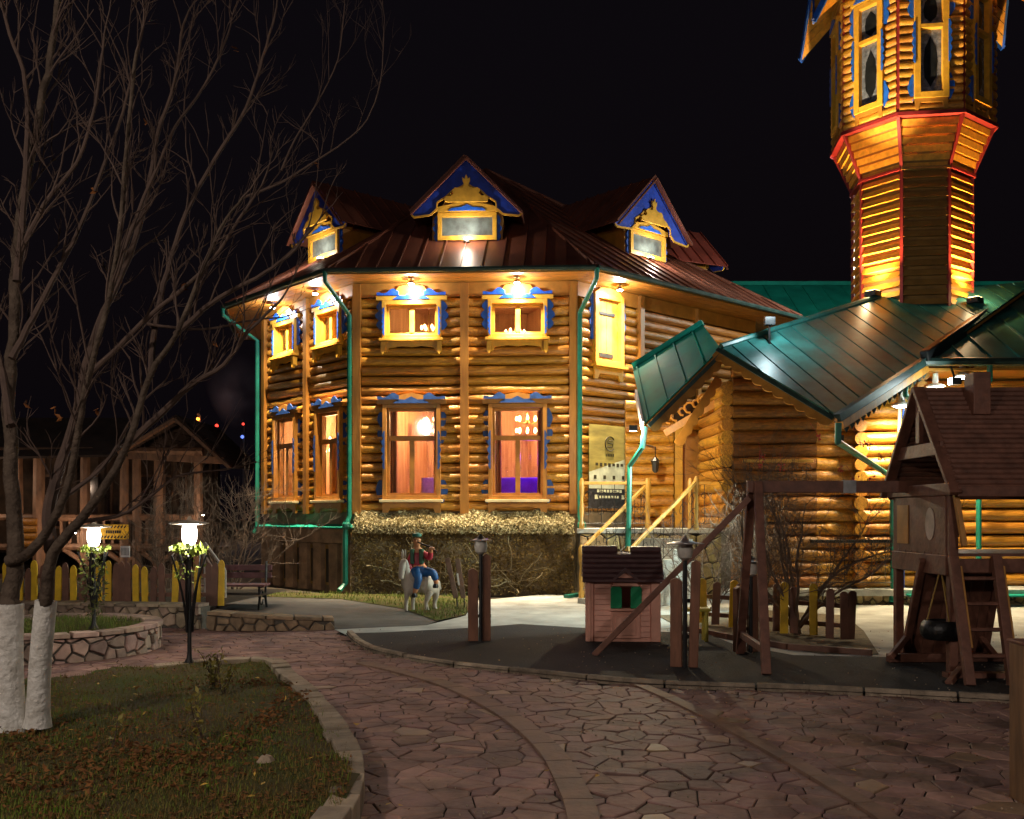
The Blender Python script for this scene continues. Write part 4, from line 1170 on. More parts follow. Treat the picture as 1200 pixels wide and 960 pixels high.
b.tube([F2.p(c[0] + x, c[1] + y, .143) for x, y in ((.08, .07), (-.06, .07), (-.08, .02), (.08, -.0), (.07, -.06), (-.08, -.07))], .013, 4)
for k in range(5): b.fbox(F2, c[0] - .13 + k * .055, c[0] - .095 + k * .055, c[1] - .27, c[1] - .21, .141, .145)
for k in range(7): b.fbox(F2, c[0] - .45 + k * .13, c[0] - .37 + k * .13, 2.66 - .02 * (k % 2), 2.72, .1445, .147)
for k in range(4): b.fbox(F2, c[0] - .5 + k * .29, c[0] - .42 + k * .29, 2.38, 2.46, .1445, .147)
b.build('banner_emblem', DKP, t)
LP_ = mat('pale print', (.7, .72, .5), .6)
b = MB()
for k in range(8): b.fbox(F2, c[0] - .40 + k * .10, c[0] - .33 + k * .10, 2.10, 2.16, .141, .145)
for k in range(7): b.fbox(F2, c[0] - .33 + k * .09, c[0] - .27 + k * .09, 1.98, 2.03, .141, .145)
for s_ in (-1, 1): b.fbox(F2, c[0] + s_ * .42 - .05, c[0] + s_ * .42 + .05, 1.96, 2.05, .141, .145)
b.build('banner_lettering', LP_, t)
# hall behind with long green roof
hall = thing('green_roofed_hall', 'long hall behind the tower with bright green metal roof', 'building', (11, 29, 0))
hp = [Vector((6.2, 27.2, 6.1)), Vector((19, 27.2, 6.1)), Vector((19, 31.5, 9.0)), Vector((6.2, 31.5, 8.75))]
hp[3].z = 9.0
b = MB(); b.slab([p - Vector((0, 0, .05)) for p in hp], .03, (0, 0, 1)); hr = b.build('roof', ROOFG, hall)
panels(hr, hp, (0, -1, -.67), .62, ROOFG, start=.2)
b = MB(); b.bar(hp[3] + Vector((0, 0, .06)), hp[2] + Vector((0, 0, .06)), .2, .12); b.build('ridge_cap', ROOFG, hr)
b = MB(); b.box(6.6, 18.6, 27.7, 31.4, 0, 6.3); b.build('wall', LOGD, hall)

# ================================================================== TOWER
TX, TY, TR, TH = 8.25, 20.3, 1.41, -8
tower = thing('log_tower', 'octagonal golden log tower with flared top, red corner trims and blue-carved windows', 'tower', (TX, TY, 4.2))
TC = Vector((TX, TY, 0))
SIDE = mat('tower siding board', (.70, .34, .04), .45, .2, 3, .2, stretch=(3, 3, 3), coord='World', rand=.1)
SIDED = mat('tower groove and shaded siding', (.26, .125, .025), .6, .2, 3, .1)  # groove colour, also the painted shade of the unlit front face
def tface(k, r):
    n = dirv(-90 + TH + 45 * k); return Frame(TC + n * r, Vector((-n.y, n.x, 0)), n)
T22 = math.tan(R(22.5)); RS = 1.05; ZS, ZF = 8.42, 9.32
for k in range(-3, 4):
    Fk = tface(k, RS); hw = RS * T22
    b = MB(); b.fbox(Fk, -hw, hw, 4.2, ZS, -.1, -.03); b.build('shaft_wall', SIDED, tower)
    if abs(k) <= 2:
        nb = 20; z0 = 4.6; pt = (ZS - z0) / nb
        for i in range(nb):
            z = z0 + i * pt; b = MB()
            b.hexa([Fk.p(-hw + .02, z + .004, .07), Fk.p(hw - .02, z + .004, .07), Fk.p(hw - .02, z + .004, -.03), Fk.p(-hw + .02, z + .004, -.03), Fk.p(-hw + .02, z + pt * .62, .012), Fk.p(hw - .02, z + pt * .62, .012), Fk.p(hw - .02, z + pt * .62, -.03), Fk.p(-hw + .02, z + pt * .62, -.03)])
            b.build('siding_board', SIDE if k else SIDED, tower)  # front boards take the darker tone: the shade there is painted
    # flare
    Fu = tface(k, TR); hu = TR * T22
    b = MB(); q0, q1, q2, q3 = Fk.p(-hw, ZS, -.03), Fk.p(hw, ZS, -.03), Fu.p(hu, ZF, -.03), Fu.p(-hu, ZF, -.03)
    b.add([q0, q1, q2, q3], [(0, 1, 2, 3)]); b.build('flare_wall', SIDED, tower)
    if abs(k) <= 2:
        nb = 6
        for i in range(nb):
            t0, t1 = i / nb + .01, (i + .80) / nb
            l0_, r0_ = q0.lerp(q3, t0), q1.lerp(q2, t0); l1_, r1_ = q0.lerp(q3, t1), q1.lerp(q2, t1)
            nn = (q1 - q0).cross(q3 - q0).normalized(); b = MB()
            b.hexa([l0_ + nn * .055, r0_ + nn * .055, r0_, l0_, l1_ + nn * .02, r1_ + nn * .02, r1_, l1_]); b.build('flare_board', SIDE, tower)
    # upper storey
    hole_ = (-.24, .24, ZF + .30, ZF + 2.45)
    log_wall(tower, Fu, -hu, hu, ZF + .06, 13.2, .165, .088, LOGW, [(-.33, .33, ZF + .24, ZF + 2.6)] if abs(k) <= 2 else [])
    b = MB(); b.fbox(Fu, -hu - .04, hu + .04, ZF - .01, ZF + .06, -.05, .10); b.build('sill_band', REDTRIM, tower)
    b = MB(); b.fbox(Fk, -hw - .02, hw + .02, ZS - .025, ZS + .03, -.05, .085); b.build('flare_band', REDTRIM if k else SIDED, tower)  # front band painted in the shaded tone as well
    # corner trims (right-hand corner of each face)
    cdir = dirv(-90 + TH + 45 * k + 22.5); cR = 1 / math.cos(R(22.5))
    pS0 = TC + cdir * (RS * cR + .02); pU0 = TC + cdir * (TR * cR + .02)
    b = MB(); b.bar(pS0 + Vector((0, 0, 4.3)), pS0 + Vector((0, 0, ZS)), .06, .06, cdir); b.bar(pS0 + Vector((0, 0, ZS)), pU0 + Vector((0, 0, ZF)), .06, .06, cdir); b.bar(pU0 + Vector((0, 0, ZF)), pU0 + Vector((0, 0, 13.2)), .07, .07, cdir)
    b.build('corner_trim', REDTRIM, tower)
    if abs(k) <= 2:
        w_, z0, z1 = .20, ZF + .42, ZF + 2.35; b = MB(); fw = .12
        b.fbox(Fu, -w_ - fw, -w_, z0 - .12, z1 + .1, -.03, .13); b.fbox(Fu, w_, w_ + fw, z0 - .12, z1 + .1, -.03, .13)
        b.fbox(Fu, -w_, w_, z1, z1 + .1, -.03, .128); b.fbox(Fu, -w_, w_, z0 - .12, z0, -.03, .128); b.fbox(Fu, -w_, w_, z0 + 1.22, z0 + 1.30, -.03, .125)
        tw = b.build('window', FRAME, tower, bevel=.006)
        GLOWB = mat('blue glow pane', (.20, .23, .32), .25, .4, 9, .4, coord='World', c2=(.03, .035, .05), spec=.8)  # blue-grey colour stands for the faint bluish glow inside
        for a0, a1 in ((z0, z0 + 1.22), (z0 + 1.30, z1)):
            b = MB(); b.fbox(Fu, -w_, w_, a0, a1, .0, .02); b.build('pane', GLOWB, tw)
            b = MB(); cc = (a0 + a1) / 2; hh = (a1 - a0) * .40
            b.prism(Fu, [(0, cc + hh), (-.10, cc + hh * .55), (-.13, cc), (-.11, cc - hh * .6), (0, cc - hh), (.11, cc - hh * .6), (.13, cc), (.10, cc + hh * .55)], .021, .026); b.build('dark_medallion', mat('dark glass', (.012, .014, .018), .15, .3, 6, spec=.8), tw)
        for s_ in (-1, 1):
            b = MB(); b.prism(Fu, fret(z0 + .55, z0 + 1.35, s_ * (w_ + fw - .02), .07, s_, 5), .131, .15); b.prism(Fu, fret(z0 - .15, z0 + .35, s_ * (w_ + fw + .002), .11, s_, 1), .02, .09); b.prism(Fu, fret(z0 + 1.45, z1 + .1, s_ * (w_ + fw + .002), .13, s_, 2), .02, .09); b.build('blue_fretwork', BLUE, tw)
        b = MB(); b.prism(Fu, [(-.38, z1 + .11), (.38, z1 + .11), (.38, z1 + .2), (0, z1 + .36), (-.38, z1 + .2)], .02, .15); b.build('pediment', FRAME, tw)
        b = MB(); b.prism(Fu, [(-.3, z1 + .13), (.3, z1 + .13), (.24, z1 + .2), (0, z1 + .29), (-.24, z1 + .2)], .151, .17); b.build('blue_carving', BLUE, tw)
        b = MB(); b.prism(Fu, [(-.30, z0 - .34), (-.24, z0 - .34), (-.2, z0 - .2), (.2, z0 - .2), (.24, z0 - .34), (.30, z0 - .34), (.30, z0 - .122), (-.30, z0 - .122)], .06, .11); b.build('apron', FRAMED, tw)
# zigzag roof skirt: boarded soffits that dip to a point outside every corner
for k in range(-4, 4):
    c0 = dirv(-90 + TH + 45 * k - 22.5); c1 = dirv(-90 + TH + 45 * k + 22.5); m0 = dirv(-90 + TH + 45 * k)
    lowr = 2.26; zl = 11.55; zh = 12.9
    for cc in (c0, c1):
        a_ = TC + cc * lowr + Vector((0, 0, zl)); m_ = TC + m0 * 1.95 + Vector((0, 0, zh)); iw = TC + cc * 1.55 + Vector((0, 0, 12.2)); im = TC + m0 * 1.45 + Vector((0, 0, 13.0))
        nbd = 7
        for i in range(nbd):
            t0, t1 = i / nbd, (i + .93) / nbd; b = MB()
            q = [a_.lerp(m_, t0), a_.lerp(m_, t1), iw.lerp(im, t1), iw.lerp(im, t0)]
            nn = (q[1] - q[0]).cross(q[3] - q[0]).normalized()
            b.slab(q, .02, nn); b.build('skirt_board', SIDE, tower)
        b = MB(); b.bar(a_, m_, .04, .12); b.build('skirt_edge', BLUE, tower)
b = MB()
for k in range(8):
    c0 = dirv(-90 + TH + 45 * k - 22.5); c1 = dirv(-90 + TH + 45 * k + 22.5)
    b.add([TC + c0 * 1.6 + Vector((0, 0, 13)), TC + c1 * 1.6 + Vector((0, 0, 13)), TC + Vector((0, 0, 17))], [(0, 1, 2)])
b.build('spire', ROOFG, tower)
# tower floodlights at the foot of the diagonal faces
for k, wh in ((-1, 'face towards the log house'), (1, 'face towards the front roof')):
    Fk = tface(k, RS); q_ = Fk.p(0, 0, .30); zz = A0.z + .72 * (q_.y - A0.y) + .16; p = Fk.p(0, zz, .30)
    t = thing('tower_floodlight', 'floodlight on the roof aimed up the tower ' + wh, 'lamp', p, 'floodlights at the tower foot')
    b = MB(); b.fbox(Fk, -.12, .12, zz - .10, zz, .20, .42); b.build('housing', BLACK, t)
    b = MB(); b.fbox(Fk, -.1, .1, zz + .001, zz + .012, .22, .40); b.build('lit_lens', BULBW, t)
    light('flood_beam', 'SPOT', Fk.p(0, zz + .06, .34), 900, (1, .56, .18), .03, Fk.p(0, zz + 2.2, .12), 100, .7, t)
    light('flood_spill', 'POINT', Fk.p(0, zz + .12, .36), 14, (1, .72, .38), .05, parent=t)
Fk = tface(4, RS); p = Fk.p(0, 7.2, .4); t = thing('tower_floodlight', 'unseen floodlight added behind the tower to brighten the green hall roof', 'lamp', p, 'floodlights at the tower foot')  # hidden lamp, added to brighten the hall roof
b = MB(); b.fbox(Fk, -.12, .12, 7.1, 7.2, .05, .42); b.build('housing', BLACK, t)
light('flood_beam', 'POINT', Fk.p(0, 7.3, .6), 420, (.9, 1, .9), .08, parent=t)
p = A0 + Vector((.9, .1, .52)); t = thing('ridge_fill_light', 'floodlight added on the porch roof ridge to brighten the upper tower', 'lamp', p)  # added lamp that brightens the upper tower
b = MB(); b.box(p.x - .09, p.x + .09, p.y - .06, p.y + .06, p.z - .07, p.z + .07); b.tube([p, p - Vector((0, 0, .45))], .02, 6); b.build('housing', BLACK, t)
light('flood_beam', 'SPOT', p + Vector((.12, 0, .05)), 3200, (1, .74, .38), .05, (TX - .5, TY - 1.3, 11.3), 27, .6, t)
light('flood_spill', 'POINT', p + Vector((.05, -.3, .25)), 32, (.75, .95, 1), .08, parent=t)  # cool fill added for the bluish sheen on the roof
# ================================================================== LEFT SIDE: walls, fence, lanterns, pavilion
# low retaining wall in two runs
def wall_run(name, label, pxs, h0, h1, m, size, thick=.3):
    c = [G(x, y) for x, y in pxs]; f, L = path_map(c)
    t = thing(name, label, 'wall', c[0])
    b = MB()
    N = 12
    for i in range(N):
        s0, s1 = L * i / N, L * (i + 1) / N; ha, hb = h0 + (h1 - h0) * i / N, h0 + (h1 - h0) * (i + 1) / N
        b.hexa([f(s0, -.05, 0), f(s1, -.05, 0), f(s1, -.05, -thick), f(s0, -.05, -thick), f(s0, ha, 0), f(s1, hb, 0), f(s1, hb, -thick), f(s0, ha, -thick)])
    b.build('wall_core', MORTAR, t)
    stones(t, lambda s, h, c_: f(s, h * (h0 + (h1 - h0) * s / L), c_), 0, L, 0.0, 1.0, size, m, .05) if False else None
    pts_ = jitter_pts(0, L, 0, max(h0, h1), size)
    for cl in voronoi(pts_, (0, L, 0, max(h0, h1)), .010):
        if not cl: continue
        cl = [(s, min(h, h0 + (h1 - h0) * s / L)) for s, h in cl]
        if abs(area(cl)) < .004: continue
        cx = sum(p[0] for p in cl) / len(cl); cy = sum(p[1] for p in cl) / len(cl); n = len(cl); out = rnd.uniform(.03, .06); b = MB()
        inn_ = [(cx + (p[0] - cx) * .85, cy + (p[1] - cy) * .85) for p in cl]
        b.add([f(s, h, 0) for s, h in cl] + [f(s, h, out * .6) for s, h in cl] + [f(s, h, out) for s, h in inn_], [tuple(2 * n + i for i in range(n))] + [q for i in range(n) for q in ((i, (i + 1) % n, n + (i + 1) % n, n + i), (n + i, n + (i + 1) % n, 2 * n + (i + 1) % n, 2 * n + i))])
        b.build('stone', m, t)
    s = 0.0
    while s < L - .05:       # coping slabs
        e = min(L, s + rnd.uniform(.3, .55)); b = MB(); z0, z1 = h0 + (h1 - h0) * s / L, h0 + (h1 - h0) * e / L
        b.hexa([f(s + .01, z0 + .002, .05), f(e - .01, z1 + .002, .05), f(e - .01, z1 + .002, -thick), f(s + .01, z0 + .002, -thick), f(s + .01, z0 + .05, .04), f(e - .01, z1 + .05, .04), f(e - .01, z1 + .05, -thick), f(s + .01, z0 + .05, -thick)])
        b.build('coping_stone', m, t, bevel=.008); s = e
    return t, f, L
wall_run('stone_wall', 'low tan rubble retaining wall under the yellow and brown pickets', [(-40, 731), (60, 733), (120, 735), (235, 737)], .30, .30, STONE, .17)
wall_run('stone_wall', 'low brown rubble wall tapering down to the asphalt path', [(243, 739), (320, 740), (392, 738)], .22, .12, mat('brown rubble', (.24, .165, .10), .85, .35, 5, .5, rand=.3, bscale=14), .19)
TERR = [G(-60, 729), G(60, 731), G(120, 733), G(240, 735), G(320, 733)]
terr = struct(MB().build('terrace', SOIL)) if False else None
b = MB(); tp = [Vector((p.x, p.y + .15, .27)) for p in TERR[:4]] + [Vector((-4.0, 17.8, .27)), Vector((-11, 18.5, .27))]
b.v = [tuple(p) for p in tp]; b.f = [tuple(range(len(tp)))]
struct(b.build('terrace_ground', SOIL))
# round raised bed
cb = Vector((-5.5, 11.7, 0)); rb = 1.22
rbed = thing('raised_bed', 'round grassy bed edged with pinkish stone blocks beside the lane', 'flower bed', cb)
b = MB(); b.lathe(cb, [(rb - .02, -.05), (rb - .02, .27), (rb - .2, .27)], 40); b.build('wall_core', MORTAR, rbed)
PINK = mat('pink stone block', (.36, .25, .20), .8, .3, 4, .45, rand=.3, hue=.02, bscale=14)
stones(rbed, lambda s, h, c: cb + Vector((math.cos(s / rb) * (rb - .02 + c), math.sin(s / rb) * (rb - .02 + c), h)), -3.0 * rb, .35 * rb, .0, .26, .17, PINK, .05)
for k in range(26):
    a0, a1 = 2 * math.pi * k / 26 + .012, 2 * math.pi * (k + 1) / 26 - .012; b = MB()
    q = [(rb + .05, a0), (rb + .05, a1), (rb - .17, a1), (rb - .17, a0)]
    b.hexa([cb + Vector((r_ * math.cos(a), r_ * math.sin(a), .272)) for r_, a in q] + [cb + Vector((r_ * math.cos(a), r_ * math.sin(a), .325 + rnd.uniform(-.006, .006))) for r_, a in q])
    b.build('coping_stone', PINK, rbed, bevel=.008)
b = MB(); b.lathe(cb, [(rb - .16, .25), (rb * .6, .30), (.1, .33)], 30); b.build('soil', LAWNM, rbed, True)

# picket fence on the terrace
YEL = mat('yellow picket paint', (.72, .46, .02), .5, .15, 6, .1, rand=.08)
BRN = mat('brown picket paint', (.16, .075, .05), .55, .2, 6, .15, rand=.12)
fen = thing('picket_fence', 'picket fence of yellow and brown pointed boards above the rubble wall', 'fence', P(150, 700, 15.2))
FY = 14.6
lay = [(24, 'y'), (33, 'b'), (40, 'y'), (52, 'b'), (61, 'b'), (69, 'y'), (78, 'b'), (86, 'y'), (97, 'b'), (107, 'b'), (116, 'y'), (128, 'y'), (136, 'b'), (143, 'b'), (151, 'b'), (160, 'y'), (170, 'y'), (180, 'b'), (190, 'b'), (205, 'y'), (214, 'b'), (222, 'b'), (232, 'y'), (245, 'b'), (252, 'b'), (259, 'y'), (8, 'y'), (-4, 'b')]
for px, c_ in lay:
    x = XY(px, FY); h = rnd.uniform(.50, .62) if c_ == 'y' else rnd.uniform(.45, .60); lean = rnd.uniform(-.03, .03); z0 = .27; hw = .045; b = MB()
    Ff = Frame((x, FY + rnd.uniform(-.02, .02), z0), Vector((1, 0, 0)), (0, -1, 0), Vector((lean, 0, 1)))
    b.prism(Ff, [(-hw, 0), (hw, 0), (hw, h), (hw * .6, h + .05), (0, h + .07), (-hw * .6, h + .05), (-hw, h)], 0, .03); b.build('picket', YEL if c_ == 'y' else BRN, fen)
for z in (.40, .68):
    b = MB(); b.box(XY(-6, FY), XY(262, FY), FY + .035, FY + .075, z, z + .06); b.build('rail', BRN, fen)

# lantern posts with lit shades and trailing plants
def leaf_cloud(b, c, rx, ry, rz, n, s, r):
    for _ in range(n):
        while True:
            u = Vector((r.uniform(-1, 1), r.uniform(-1, 1), r.uniform(-1, 1)))
            if u.length < 1: break
        p = Vector(c) + Vector((u.x * rx, u.y * ry, u.z * rz)); leaf(b, p, s * r.uniform(.6, 1.4), r)
def leaf(b, p, s, r, flat=0.0):
    d = Vector((r.uniform(-1, 1), r.uniform(-1, 1), r.uniform(-1, 1) * (1 - flat))).normalized()
    e = d.cross(Vector((r.uniform(-1, 1), r.uniform(-1, 1), r.uniform(-1, 1)))).normalized() if flat < .5 else d.cross(Vector((r.uniform(-.3, .3), r.uniform(-.3, .3), 1))).normalized()
    n = d.cross(e) * s * r.uniform(-.2, .3)
    b.add([p - d * s, p + e * s * .45 + n, p + d * s, p - e * s * .45 + n], [(0, 1, 2, 3)])
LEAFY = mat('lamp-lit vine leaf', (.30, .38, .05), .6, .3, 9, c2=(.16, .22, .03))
def lantern(p, h, label, energy, vine_h, seed):
    r = random.Random(seed); p = Vector(p)
    t = thing('lantern_post', label, 'lamp', p, 'lantern posts along the lane')
    b = MB(); b.lathe(p, [(.06, 0), (.03, .05), (.022, .1), (.02, h - .15), (.05, h - .12), (.03, h - .06)], 10); b.build('pole', BLACK, t, True)
    for k in range(5):
        a = k * 1.256 + .4; b = MB(); q = []
        for i in range(9):
            u = i / 8; rr_ = .03 + .14 * u ** 1.8; q.append(p + Vector((math.cos(a + u * .8) * rr_, math.sin(a + u * .8) * rr_, h * (.25 + .62 * u))))
        b.tube(q, .011, 5); b.build('iron_strand', BLACK, t, True)
    b = MB(); b.lathe(p + Vector((0, 0, h - .06)), [(.045, 0), (.068, .05), (.074, .13), (.066, .19)], 12); b.build('lit_shade', emis('lit lantern glass', (1, .93, .82), 22), t, True)
    b = MB(); b.lathe(p + Vector((0, 0, h + .143)), [(.08, 0), (.19, .01), (.19, .02), (.03, .05), (.01, .09)], 14); b.build('cap', mat('pale cap', (.5, .42, .32), .5), t, True)
    b = MB(); leaf_cloud(b, p + Vector((0, 0, h - .10)), .19, .19, .06, 90, .035, r)
    leaf_cloud(b, p + Vector((0, 0, h - .3)), .16, .16, .16, 45, .03, r); b.build('vine_leaves', LEAFY, t)
    if vine_h:
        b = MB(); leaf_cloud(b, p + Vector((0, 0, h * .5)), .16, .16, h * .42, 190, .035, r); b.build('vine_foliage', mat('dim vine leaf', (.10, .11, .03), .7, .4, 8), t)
    light('lantern_light', 'POINT', p + Vector((0, -.0, h + .10)), energy, (1, .90, .76), .10, parent=t)
pl = G(222, 776, .14); lantern((pl.x, pl.y, .13), 1.24, 'lit lantern on black twisted-iron post with vine ring in the lawn', 62, False, 1)
pl = G(110, 737, .30); lantern((pl.x, pl.y, .30), 1.02, 'lit lantern on slim vine-wrapped post in the round stone bed', 26, True, 2)

# bench beside the picket fence
BW = mat('bench plum wood', (.17, .07, .075), .5, .25, 4, .2, rand=.1)
bn = thing('park_bench', 'plum wooden bench with black iron scroll legs by the asphalt path', 'bench', P(283, 712, 16.6))
bo = G(283, 714); bo = Vector((bo.x, bo.y, 0))
for i in range(3):
    b = MB(); b.box(bo.x - .62, bo.x + .45, bo.y - .22 + i * .15, bo.y - .09 + i * .15, .40, .44); b.build('seat_slat', BW, bn, bevel=.008)
for i in range(2):
    b = MB(); b.box(bo.x - .62, bo.x + .45, bo.y + .26 + i * .03, bo.y + .29 + i * .03, .52 + i * .13, .62 + i * .13); b.build('back_slat', BW, bn, bevel=.008)
for sx in (-.5, .36):
    b = MB()
    b.tube([bo + Vector((sx, -.25, 0)), bo + Vector((sx, -.18, .2)), bo + Vector((sx, -.22, .39)), bo + Vector((sx, .22, .39)), bo + Vector((sx, .27, .82))], .022, 6); b.tube([bo + Vector((sx, .3, 0)), bo + Vector((sx, .2, .2)), bo + Vector((sx, .22, .39))], .022, 6)
    b.tube([bo + Vector((sx, -.05 + .12 * math.cos(a), .2 + .12 * math.sin(a))) for a in [k * .6 for k in range(11)]], .015, 5); b.build('leg', BLACK, bn, True)

# timber pavilion behind the fence
PAVW = mat('pavilion timber', (.19, .10, .055), .6, .3, 3, .3, stretch=(2, 2, .8), rand=.15, coord='World')
PAVD = mat('pavilion dark boards', (.085, .05, .03), .7, .35, 3, .3, rand=.15, coord='World')
PY = 27.0; PB = PY + 2.6
pav = thing('timber_pavilion', 'two-storey timber pavilion with balcony posts and low gable roof behind the fence', 'building', P(130, 673, PY))
def SZ(z): return 1.6 + (z - 1.6) * PY / 21.5
for px in (20, 46, 100, 146, 160, 186, 232):
    x = XY(px, PY); b = MB(); w_ = rnd.uniform(.13, .18)
    b.tube([(x, PY, 0), (x + rnd.uniform(-.02, .02), PY, 1.6), (x, PY, SZ(3.05))], [w_, w_ * .95, w_ * .9], 8); b.build('post', PAVW, pav, True)
for px in (-40, 75, 120, 205, 250):
    x = XY(px, PY + 2); b = MB(); b.tube([(x, PY + 2, 0), (x, PY + 2, SZ(3.3))], .13, 8); b.build('post', PAVD, pav, True)
for z in (.92, 1.57, 3.02):
    b = MB(); b.tube([(XY(-60, PY), PY, SZ(z)), (XY(238, PY), PY, SZ(z))], .1 if z < 3 else .12, 8); b.build('beam', PAVW, pav, True)
for px in range(22, 240, 10):
    x = XY(px, PY); b = MB(); b.box(x - .035, x + .035, PY - .02, PY + .02, SZ(1.0), SZ(1.52)); b.build('baluster', PAVW, pav)
for i in range(4):
    put_log(pav, (XY(18, PY - .1), PY - .14, SZ(1.0 + i * .16)), (XY(45, PY - .1), PY - .14, SZ(1.0 + i * .16)), .1, LOGD)
b = MB(); b.box(XY(-80, PY), XY(245, PY), PY + .12, PB, SZ(.80), SZ(.90)); b.build('balcony_floor', PAVD, pav)
b = MB(); b.box(XY(-80, PY), XY(255, PB), PB + .05, PB + .25, 0, SZ(3.4)); b.build('rear_wall', PAVD, pav)
for px in (60, 118, 172, 206):
    x = XY(px, PB); b = MB(); b.box(x - .36, x + .36, PB - .03, PB + .045, SZ(1.3), SZ(2.6)); wn = b.build('window', PAVW, pav); b = MB(); b.box(x - .29, x + .29, PB - .05, PB - .032, SZ(1.36), SZ(2.54)); b.build('pane', GLASSD, wn)
for px in (100, 146, 186):          # arch braces below the balcony
    for s_ in (-1, 1):
        x = XY(px, PY); b = MB(); b.tube([(x, PY - .02, .1), (x + s_ * .15, PY - .02, .4), (x + s_ * .56, PY - .02, SZ(.86))], .075, 6); b.build('brace', PAVW, pav, True)
RT = mat('pavilion roof boards', (.045, .027, .020), .9, .3, 3, .2, rand=.15, coord='World')
YG = PY - .6
ga, gl, gr = P(206, 488, YG), P(140, 528, YG), P(270, 545, YG)
for A_, B_ in ((ga, gl), (ga, gr)):
    nbd = 6
    for i in range(nbd):
        t0, t1 = i / nbd, (i + .94) / nbd; b = MB(); q = [A_.lerp(B_, t0), A_.lerp(B_, t1)]; q += [q[1] + Vector((0, 3.8, 0)), q[0] + Vector((0, 3.8, 0))]
        b.slab([p + Vector((0, 0, -.01 * i)) for p in q], .05, (0, 0, 1)); b.build('roof_board', RT, pav)
    b = MB(); b.bar(A_ - Vector((0, .03, .08)), B_ - Vector((0, .03, .08)), .08, .20, (0, -1, 0)); b.build('bargeboard', PAVW, pav)
b = MB(); b.bar(P(150, 534, YG + .06), P(262, 540, YG + .06), .12, .18); b.build('tie_beam', PAVW, pav)
mr = [P(-100, 540, YG), P(150, 535, YG), P(150, 492, YG + 3), P(-100, 492, YG + 3)]
b = MB(); b.slab(mr, .06, (0, 0, 1)); b.build('main_roof', RT, pav)
# yellow carved sign and white notice on the balcony
sg = thing('balcony_sign', 'small yellow sign with slanted dashes on the pavilion balcony', 'sign', P(132, 624, PY - .25))
Fs = Frame(P(132, 632, PY - .25), (1, 0, 0), (0, -1, 0)); b = MB(); b.fbox(Fs, -.44, .44, 0, .40, 0, .03); b.build('board', YEL, sg)
b = MB()
for k in range(9):
    for z in (.025, .30): b.prism(Fs, [(-.41 + k * .09, z), (-.37 + k * .09, z), (-.33 + k * .09, z + .075), (-.37 + k * .09, z + .075)], .031, .035)
for k in range(7): b.fbox(Fs, -.17 + k * .06, -.125 + k * .06, .16, .24, .031, .035)
b.build('lettering', BLACK, sg)['kind'] = 'stuff'
nt = thing('notice_board', 'small white notice on a post below the pavilion balcony', 'notice', P(147, 645, 15.0))
Fs = Frame(P(147, 653, 15.0), (1, 0, 0), (0, -1, 0)); b = MB(); b.fbox(Fs, -.07, .07, 0, .17, 0, .015); b.build('board', mat('white notice', (.6, .6, .6), .5), nt)
b = MB(); b.fbox(Fs, -.02, .02, -.45, 0, -.02, -.002); b.build('post', BRN, nt)
b = MB()
for k in range(6): b.fbox(Fs, -.055 + k * .02, -.047 + k * .02, .03, .14, .0155, .018)
b.build('print', BLACK, nt)
# stair rail glimpsed beside the lantern
sr = thing('handrail', 'short pale handrail sloping down beside the picket fence end', 'handrail', P(250, 670, 16))
b = MB(); b.tube([P(240, 636, 16), P(264, 668, 16)], .02, 6); b.tube([P(241, 652, 16), P(251, 668, 16)], .015, 6); b.tube([P(264, 668, 16), P(264, 706, 16)], .02, 6); b.tube([P(240, 636, 16), P(240, 706, 16)], .02, 6); b.build('rail', mat('pale rail', (.5, .45, .42), .4), sr)
for px, py, Y, wh in ((88, 624, PY - .3, 'balcony beam beside the tree'), (238, 603, PY - .3, 'end post of the balcony'), (-20, 560, PY - .3, 'balcony corner, unseen and added to brighten the posts')):  # the third lamp is added out of view to brighten the pavilion
    p = P(px, py, Y); t = thing('pavilion_lamp', 'tiny white lamp on the pavilion ' + wh, 'lamp', p, 'lamps on the pavilion')
    b = MB(); b.lathe(p, [(.02, .07), (.06, .03), (.06, -.01)], 10); b.build('shade', BLACK, t); b = MB(); b.lathe(p, [(.045, -.012), (.03, -.03)], 10); b.build('lit_lens', BULB, t)
    light('lamp_glow', 'POINT', p + Vector((0, -.7, -.1)), 26, (1, .70, .48), .06, parent=t)
# far town lights beyond the pavilion
def far_lamp(px, py, Y, c_, s, e, label, en):
    p = P(px, py, Y); t = thing('distant_lamp', label, 'lamp', (p.x, p.y, 0), 'far town lamps')
    b = MB(); b.tube([(p.x, p.y + .3, 0), (p.x, p.y + .3, p.z + .2), (p.x, p.y, p.z + .3)], .07, 6); b.build('pole', BLACK, t)
    b = MB(); s *= .6; b.lathe(p, [(s * .3, s), (s, s * .4), (s, -s * .4), (s * .3, -s)], 10); b.build('lit_head', emis('far lamp ' + label[:12], c_, e), t, True)
    if en: light('far_light', 'POINT', p - Vector((0, .3, .1)), en, c_, .2, parent=t)
far_lamp(232, 491, 60, (1, .25, .03), .16, 3.0, 'orange street lamp far behind the pavilion gable', 120)
far_lamp(254, 499, 70, (1, .05, .03), .2, 1.5, 'small red sign light below the smoke', 0)
far_lamp(254, 516, 70, (1, .9, .6), .13, 3, 'small white light below the red sign light', 0)
far_lamp(285, 497, 70, (1, .06, .04), .16, 1.0, 'faint red light next to the drainpipe beyond the house', 0)
far_lamp(284, 512, 70, (.15, .25, 1), .2, .8, 'pale blue light next to the drainpipe beyond the house', 0)
